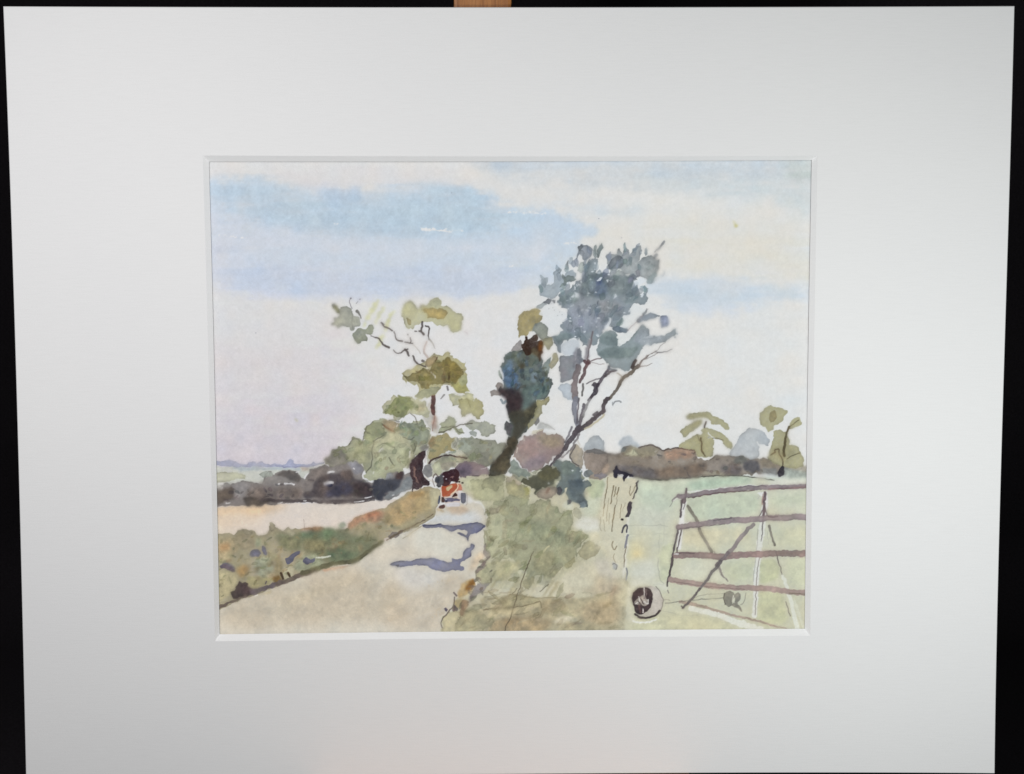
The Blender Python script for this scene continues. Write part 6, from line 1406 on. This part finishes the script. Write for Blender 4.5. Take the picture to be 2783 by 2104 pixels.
def mat_board(name, base, warm=0.0):
    m, nt, b = new_mat(name)
    tc = nt.nodes.new('ShaderNodeTexCoord').outputs['Object']
    laid = nz(nt, 1, 3, .6, tc, (90, 1500, 400))
    fine = nz(nt, 1700, 3, .7, tc)
    big = nz(nt, 9, 3, .5, tc)
    mx = nt.nodes.new('ShaderNodeMath'); mx.operation = 'MULTIPLY_ADD'
    nt.links.new(laid.outputs['Fac'], mx.inputs[0]); mx.inputs[1].default_value = .75
    nt.links.new(fine.outputs['Fac'], mx.inputs[2])
    lo = tuple(c * .976 for c in base)
    hi = tuple(min(1, c * 1.02) for c in base)
    r = ramp(nt, mx.outputs[0], [(.55, lo), (1.2, hi)])
    r2 = ramp(nt, big.outputs['Fac'], [(.3, (.985, .985, .99)), (.7, (1, 1, 1))])
    mm = nt.nodes.new('ShaderNodeMixRGB'); mm.blend_type = 'MULTIPLY'; mm.inputs['Fac'].default_value = 1
    nt.links.new(r.outputs['Color'], mm.inputs['Color1'])
    nt.links.new(r2.outputs['Color'], mm.inputs['Color2'])
    nt.links.new(mm.outputs['Color'], b.inputs['Base Color'])
    b.inputs['Roughness'].default_value = .85
    b.inputs['Specular IOR Level'].default_value = .25
    bump(nt, b, mx.outputs[0], .35, .00012)
    return m


def paper_mat():
    m, nt, b = new_mat('painted_paper')
    at = nt.nodes.new('ShaderNodeAttribute')
    at.attribute_name = 'pigment'
    nt.links.new(at.outputs['Color'], b.inputs['Base Color'])
    tc = nt.nodes.new('ShaderNodeTexCoord').outputs['Object']
    a = nz(nt, 900, 3, .6, tc)
    c = nz(nt, 300, 2, .5, tc)
    mx = nt.nodes.new('ShaderNodeMath'); mx.operation = 'MULTIPLY_ADD'
    nt.links.new(c.outputs['Fac'], mx.inputs[0]); mx.inputs[1].default_value = .5
    nt.links.new(a.outputs['Fac'], mx.inputs[2])
    bump(nt, b, mx.outputs[0], .45, .0003)
    b.inputs['Roughness'].default_value = .92
    b.inputs['Specular IOR Level'].default_value = .15
    return m


def wood_mat():
    m, nt, b = new_mat('beech_wood')
    tc = nt.nodes.new('ShaderNodeTexCoord').outputs['Object']
    g = nz(nt, 1, 5, .65, tc, (420, 14, 420))
    f = nz(nt, 1, 3, .6, tc, (1500, 90, 1500))
    r = ramp(nt, g.outputs['Fac'], [(.25, (.24, .088, .022)), (.5, (.36, .145, .040)), (.75, (.46, .205, .065))])
    r2 = ramp(nt, f.outputs['Fac'], [(.35, (.72, .68, .64)), (.6, (1, 1, 1))])
    mm = nt.nodes.new('ShaderNodeMixRGB'); mm.blend_type = 'MULTIPLY'; mm.inputs['Fac'].default_value = .7
    nt.links.new(r.outputs['Color'], mm.inputs['Color1'])
    nt.links.new(r2.outputs['Color'], mm.inputs['Color2'])
    nt.links.new(mm.outputs['Color'], b.inputs['Base Color'])
    b.inputs['Roughness'].default_value = .5
    bump(nt, b, f.outputs['Fac'], .2, .0004)
    return m


def cloth_mat():
    m, nt, b = new_mat('black_velvet')
    tc = nt.nodes.new('ShaderNodeTexCoord').outputs['Object']
    n = nz(nt, 700, 3, .7, tc)
    r = ramp(nt, n.outputs['Fac'], [(.3, (.0075, .0064, .0078)), (.7, (.0140, .0122, .0146))])
    nt.links.new(r.outputs['Color'], b.inputs['Base Color'])
    b.inputs['Roughness'].default_value = .95
    b.inputs['Specular IOR Level'].default_value = .08
    bump(nt, b, n.outputs['Fac'], .4, .0005)
    return m


MOUNT = mat_board('mount_board', (.80, .80, .805))
CORE = mat_board('mount_core', (.83, .83, .835))
PAPER = paper_mat()
WOOD = wood_mat()
CLOTH = cloth_mat()

# ------------------------------------------------------------------- the mount
T = .0023
BEV = [(-.15545, .12384), (.15569, .12313), (.15549, -.12414), (-.15427, -.12552)]
INN = [(-.15300, .12113), (.15340, .12138), (.15322, -.12110), (-.15235, -.12253)]


def side(points, n):
    """n+1 points along a slightly bowed hand-cut edge through the given points"""
    p = np.array(points)
    s = np.r_[0, np.cumsum(np.hypot(*np.diff(p, axis=0).T))]
    u = np.linspace(0, s[-1], n + 1)
    deg = min(3, len(p) - 1)
    out = np.stack([np.polyval(np.polyfit(s, p[:, k], deg), u) for k in (0, 1)], 1)
    return out


NSEG = 28
OUT = [side([(-.25365, .19787), (-.01411, .19725), (.25409, .19770)], NSEG),
       side([(.25409, .19770), (.25347, .01055), (.25359, -.16896), (.25394, -.19842)], NSEG),
       side([(.25394, -.19842), (.1484, -.1973), (.0594, -.19736), (-.03711, -.19728), (-.25435, -.19715)], NSEG),
       side([(-.25435, -.19715), (-.25408, -.16614), (-.25301, .01216), (-.25365, .19787)], NSEG)]


def loop(quad, bow=0.0):
    pts = []
    for k in range(4):
        a, b = np.array(quad[k]), np.array(quad[(k + 1) % 4])
        t = np.linspace(0, 1, NSEG + 1)[:-1, None]
        nrm = np.array([-(b - a)[1], (b - a)[0]]) / np.hypot(*(b - a))
        pts.append(a + (b - a) * t - nrm * bow * np.sin(t * math.pi))
    return np.vstack(pts)


outer = np.vstack([s[:-1] for s in OUT])
bev = loop(BEV, .0003)
inn = loop(INN, .0003)
NL = len(outer)


def ring(a, za, b, zb):
    """strip of quads from loop a to loop b, facing the viewer"""
    v = [(x, y, za) for x, y in a] + [(x, y, zb) for x, y in b]
    f = [(i, NL + i, NL + (i + 1) % NL, (i + 1) % NL) for i in range(NL)]
    return v, f


mount = empty('picture_mount', BW @ Matrix.Translation((0, -.198, 0)))
tag(mount, 'wide white card mount with a cut window around the watercolour', 'picture mount')
up = Matrix.Translation((0, .198, 0))


def mount_part(name, layers, mat):
    v, f = [], []
    for (a, za), (b, zb) in zip(layers, layers[1:]):
        vv, ff = ring(a, za, b, zb)
        o = len(v)
        v += vv
        f += [tuple(o + i for i in q) for q in ff]
    me = pymesh(name, v, f)
    bm = bmesh.new(); bm.from_mesh(me)
    bmesh.ops.remove_doubles(bm, verts=bm.verts, dist=1e-7)
    bmesh.ops.recalc_face_normals(bm, faces=bm.faces)
    bm.to_mesh(me); bm.free()
    me.transform(up)
    return link(name, me, mat, mount)


def shrink(a, d):
    c = np.array([0, 0])
    return a - np.sign(a) * d


chamf = shrink(outer, .0004)
q1 = chamf + (bev - chamf) * .33
q2 = chamf + (bev - chamf) * .66
tag(mount_part('mount_face', [(outer, -T), (outer, -.0004), (chamf, 0), (q1, 0), (q2, 0), (bev, 0)], MOUNT), 'smooth white card face of the mount')
tag(mount_part('window_edge', [(bev, 0), (inn, -T)], CORE), 'sloping white cut edge of the window')

# ----------------------------------------------------------------- the picture
ORDER = [sky, far_land, stubble, far_hedge, left_copse, lane, near_hedge, meadow, verge, far_hedge_right,
         right_trees, post, gate, roller, left_tree, ivy_tree, leaning_tree, tractor, finish]
for fn in ORDER:
    fn()



def lin(v):
    v = np.clip(v / 255.0, 0, 1)
    return np.where(v <= .04045, v / 12.92, ((v + .055) / 1.055) ** 2.4)


# sheet units -> board metres (the picture was measured in perspective)
HM = np.array([[5288.9121915026, -169.51279522812283, 1389.399069231999],
               [-3.550353542418503, -5378.540198841682, 1084.0678929560443],
               [0.012859131973245662, -0.11115513845727394, 1.0]])
HI = np.linalg.inv(HM)
gx = X0 + (np.arange(CW) + .5) / S
gy = Y0 + (np.arange(CH) + .5) / S
px, py = np.meshgrid(gx, gy)
wv = HI[2, 0] * px + HI[2, 1] * py + HI[2, 2]
bx = (HI[0, 0] * px + HI[0, 1] * py + HI[0, 2]) / wv
by = (HI[1, 0] * px + HI[1, 1] * py + HI[1, 2]) / wv
# what the photograph recorded is colour under two lamps: divide the light out
LAMPS = [((.253, -.084, .41), (.191, .171, 0), .1243), ((-.259, .238, .501), (-.253, -.353, 0), .2160)]
lit = np.full(bx.shape, .1098)
for p_, t_, c_ in LAMPS:
    p_, t_ = np.array(p_), np.array(t_)
    n_ = (t_ - p_) / np.linalg.norm(t_ - p_)
    dx_, dy_, dz_ = bx - p_[0], by - p_[1], -p_[2]
    r_ = np.sqrt(dx_ ** 2 + dy_ ** 2 + dz_ ** 2)
    lit += c_ * (p_[2] / r_) * np.maximum(0, (dx_ * n_[0] + dy_ * n_[1] + dz_ * n_[2]) / r_) / r_ ** 2
alb = np.clip(lin(canvas.astype(np.float64)) / lit[..., None], .004, .88).astype(np.float32)
# the sheet cockles a little where it was wetted
bz = -T - .0003 - .00015 * (1 + np.clip(vnoise(CH, CW, 260, 1, 31), -1, 1))

ZP = -T - .0003
picture = empty('watercolour_painting', BW @ Matrix.Translation((0, -.1235, ZP)))
tag(picture, 'watercolour of a red tractor on a country lane, mounted behind white card', 'painting')

# clean specks out of the motif map: majority of a 3x3 neighbourhood
mo = motif.copy()
for _ in range(2):
    st = np.stack([np.roll(np.roll(mo, i, 0), j, 1) for i in (-1, 0, 1) for j in (-1, 0, 1)])
    cnt = (st[:, None] == st[None]).sum(1)
    mo = np.take_along_axis(st, cnt.argmax(0)[None], 0)[0]

cell = mo[:-1, :-1]
idx = np.arange(CH * CW).reshape(CH, CW)
quads = np.stack([idx[1:, :-1], idx[1:, 1:], idx[:-1, 1:], idx[:-1, :-1]], -1)
pos = np.stack([bx.ravel(), by.ravel() + .1235, bz.ravel() - ZP], 1).astype(np.float32)
colr = np.concatenate([alb.reshape(-1, 3), np.ones((CH * CW, 1), np.float32)], 1)


def patch(name, mask, parent):
    q = quads[mask]
    used, inv = np.unique(q.ravel(), return_inverse=True)
    me = bpy.data.meshes.new(name)
    me.vertices.add(len(used))
    me.vertices.foreach_set('co', pos[used].ravel())
    nq = len(q)
    me.loops.add(nq * 4)
    me.loops.foreach_set('vertex_index', inv.astype(np.int32).ravel())
    me.polygons.add(nq)
    me.polygons.foreach_set('loop_start', np.arange(0, nq * 4, 4, dtype=np.int32))
    me.polygons.foreach_set('use_smooth', np.ones(nq, bool))
    me.update(calc_edges=True)
    ca = me.color_attributes.new('pigment', 'FLOAT_COLOR', 'POINT')
    ca.data.foreach_set('color', colr[used].ravel())
    return link(name, me, PAPER, parent)


PART_LABELS = {
    'sky': 'pale blue and cream washed sky', 'far_hedge#0': 'dark grey brown hedge row beyond the stubble field',
    'far_hedge#1': 'violet hedge behind the tractor', 'far_hedge#2': 'long brown hedge across the right meadow',
    'bush#0': 'rounded green trees left of the tall tree', 'bush#1': 'grey green bushes right of the tall tree',
    'bush#2': 'blue green ivy clump at the foot of the leaning tree',
    'tree#0': 'small olive layered tree on the right hedge', 'tree#1': 'small olive tree at the right edge',
    'tree#2': 'tall thin olive tree beside the lane', 'tree#3': 'big grey blue tree leaning to the right',
    'shadow#0': 'upper violet shadow across the lane', 'shadow#1': 'lower violet shadow across the lane',
    'distant_tree#0': 'grey rounded tree left of the hedge', 'distant_tree#1': 'blurred pale blue tree on the hedge',
    'distant_tree#2': 'pale grey tree between the two olive trees',
    'wheel#0': 'large drum wheel with dark hub', 'wheel#1': 'small far wheel',
}
made = {0: tag(patch('painted_sky', cell == 0, picture), PART_LABELS['sky'])}
count = {}
for pid in range(1, len(motif_names)):
    name, par = motif_names[pid]
    mask = cell == pid
    if mask.sum() < 6:
        continue
    par_obj = made.get(par, picture) if par is not None else picture
    o = patch(name, mask, par_obj)
    key = name.replace('painted_', '')
    k = count.get(key, 0)
    count[key] = k + 1
    lab = PART_LABELS.get('%s#%d' % (key, k))
    if lab:
        tag(o, lab)
    made[pid] = o

# ------------------------------------------------------------------- the easel
easel = empty('table_easel', BW @ Matrix.Translation((0, -.26, -.02)))
tag(easel, 'plain beech wood easel behind and below the white mount', 'easel')
eo = Matrix.Translation((0, .26, .02))


def easel_part(name, dims, bv=.0018):
    me = box_mesh(name, dims, bv)
    me.transform(eo)
    return link(name, me, WOOD, easel)


easel_part('mast', [(-.0285, .0008, -.30, .40, -.021, -.0036)])
easel_part('ledge', [(-.105, .094, -.2165, -.1992, -.021, .06)])
easel_part('front_lip', [(-.105, .094, -.2165, -.2050, .0602, .066)], .0012)
easel_part('cross_bar', [(-.17, .16, -.285, -.255, -.0212, -.004)])

# ------------------------------------------------------- black cloth behind it
def cloth():
    nx, ny = 150, 120
    xs = np.linspace(-1.3, 1.3, nx)
    prof = []
    L_ = np.linspace(0, 1, ny)
    for s_ in L_:
        if s_ < .58:
            prof.append((.30, 2.15 - s_ / .58 * 1.30))
        elif s_ < .70:
            a = (s_ - .58) / .12 * math.pi / 2
            prof.append((.30 - .07 * (1 - math.cos(a)), .85 - .07 * math.sin(a)))
        else:
            prof.append((.23 - (s_ - .70) / .30 * 1.0, .78))
    r = np.random.default_rng(5)
    fold = vnoise(ny, nx, 16, 2, 51)
    v, f = [], []
    for j, (y, z) in enumerate(prof):
        for i, x in enumerate(xs):
            d = .012 * fold[j, i] + .006 * math.sin(x * 17 + 1.5 * fold[0, i])
            t = min(1, max(0, (L_[j] - .58) / .12))
            v.append((x, y - d * (1 - t) * 1.0, z + d * t * .15))
    for j in range(ny - 1):
        for i in range(nx - 1):
            a = j * nx + i
            f.append((a, a + 1, a + nx + 1, a + nx))
    me = pymesh('backdrop', v, f)
    me.polygons.foreach_set('use_smooth', np.ones(len(me.polygons), bool))
    return tag(link('backdrop', me, CLOTH), 'black velvet cloth hanging behind the mount', kind='structure')


cloth()

# ---------------------------------------------------------------------- lights
def lamp(name, p, target, size, power, col):
    l = bpy.data.lights.new(name, 'AREA')
    l.shape = 'DISK'
    l.size = size
    l.energy = power
    l.color = col
    o = bpy.data.objects.new(name, l)
    sc.collection.objects.link(o)
    P_, T_ = BW @ Vector(p), BW @ Vector(target)
    o.location = P_
    o.rotation_euler = (T_ - P_).to_track_quat('-Z', 'Y').to_euler()
    return o


lamp('side_lamp', (.253, -.084, .41), (.191, .171, 0), .12, 1.26, (.968, 1.0, .980))
lamp('window_lamp', (-.259, .238, .501), (-.253, -.353, 0), .18, 2.24, (1.0, .984, .984))

w = bpy.data.worlds.new('World')
sc.world = w
w.use_nodes = True
w.node_tree.nodes['Background'].inputs['Color'].default_value = (.985, 1, .985, 1)
w.node_tree.nodes['Background'].inputs['Strength'].default_value = .113

# ---------------------------------------------------------------------- camera
R = np.array([[0.9999705306294956, -0.0028153917762863525, 0.007142229463631619],
              [0.003239915856361064, 0.9981846445835612, -0.06014082027070687],
              [-0.006959943807880102, 0.06016218818108086, 0.9981643503428959]])
cam = bpy.data.cameras.new('camera')
cam.sensor_width = 36
cam.lens = 18 / math.tan(math.radians(26))
cam.clip_start = .02
cam.clip_end = 50
co = bpy.data.objects.new('camera', cam)
sc.collection.objects.link(co)
cm = Matrix([list(R.T[i]) + [0] for i in range(3)] + [[0, 0, 0, 1]])
cm.translation = (-0.0033487678557315157, 0.03863396499706564, 0.5372886626409078)
co.matrix_world = BW @ cm
sc.camera = co

sc.view_settings.view_transform = 'Standard'
sc.view_settings.look = 'None'
sc.view_settings.gamma = 1
sc.view_settings.exposure = .09
sc.view_settings.use_curve_mapping = False
sc.render.engine = 'CYCLES'
sc.cycles.max_bounces = 6
sc.cycles.use_denoising = True
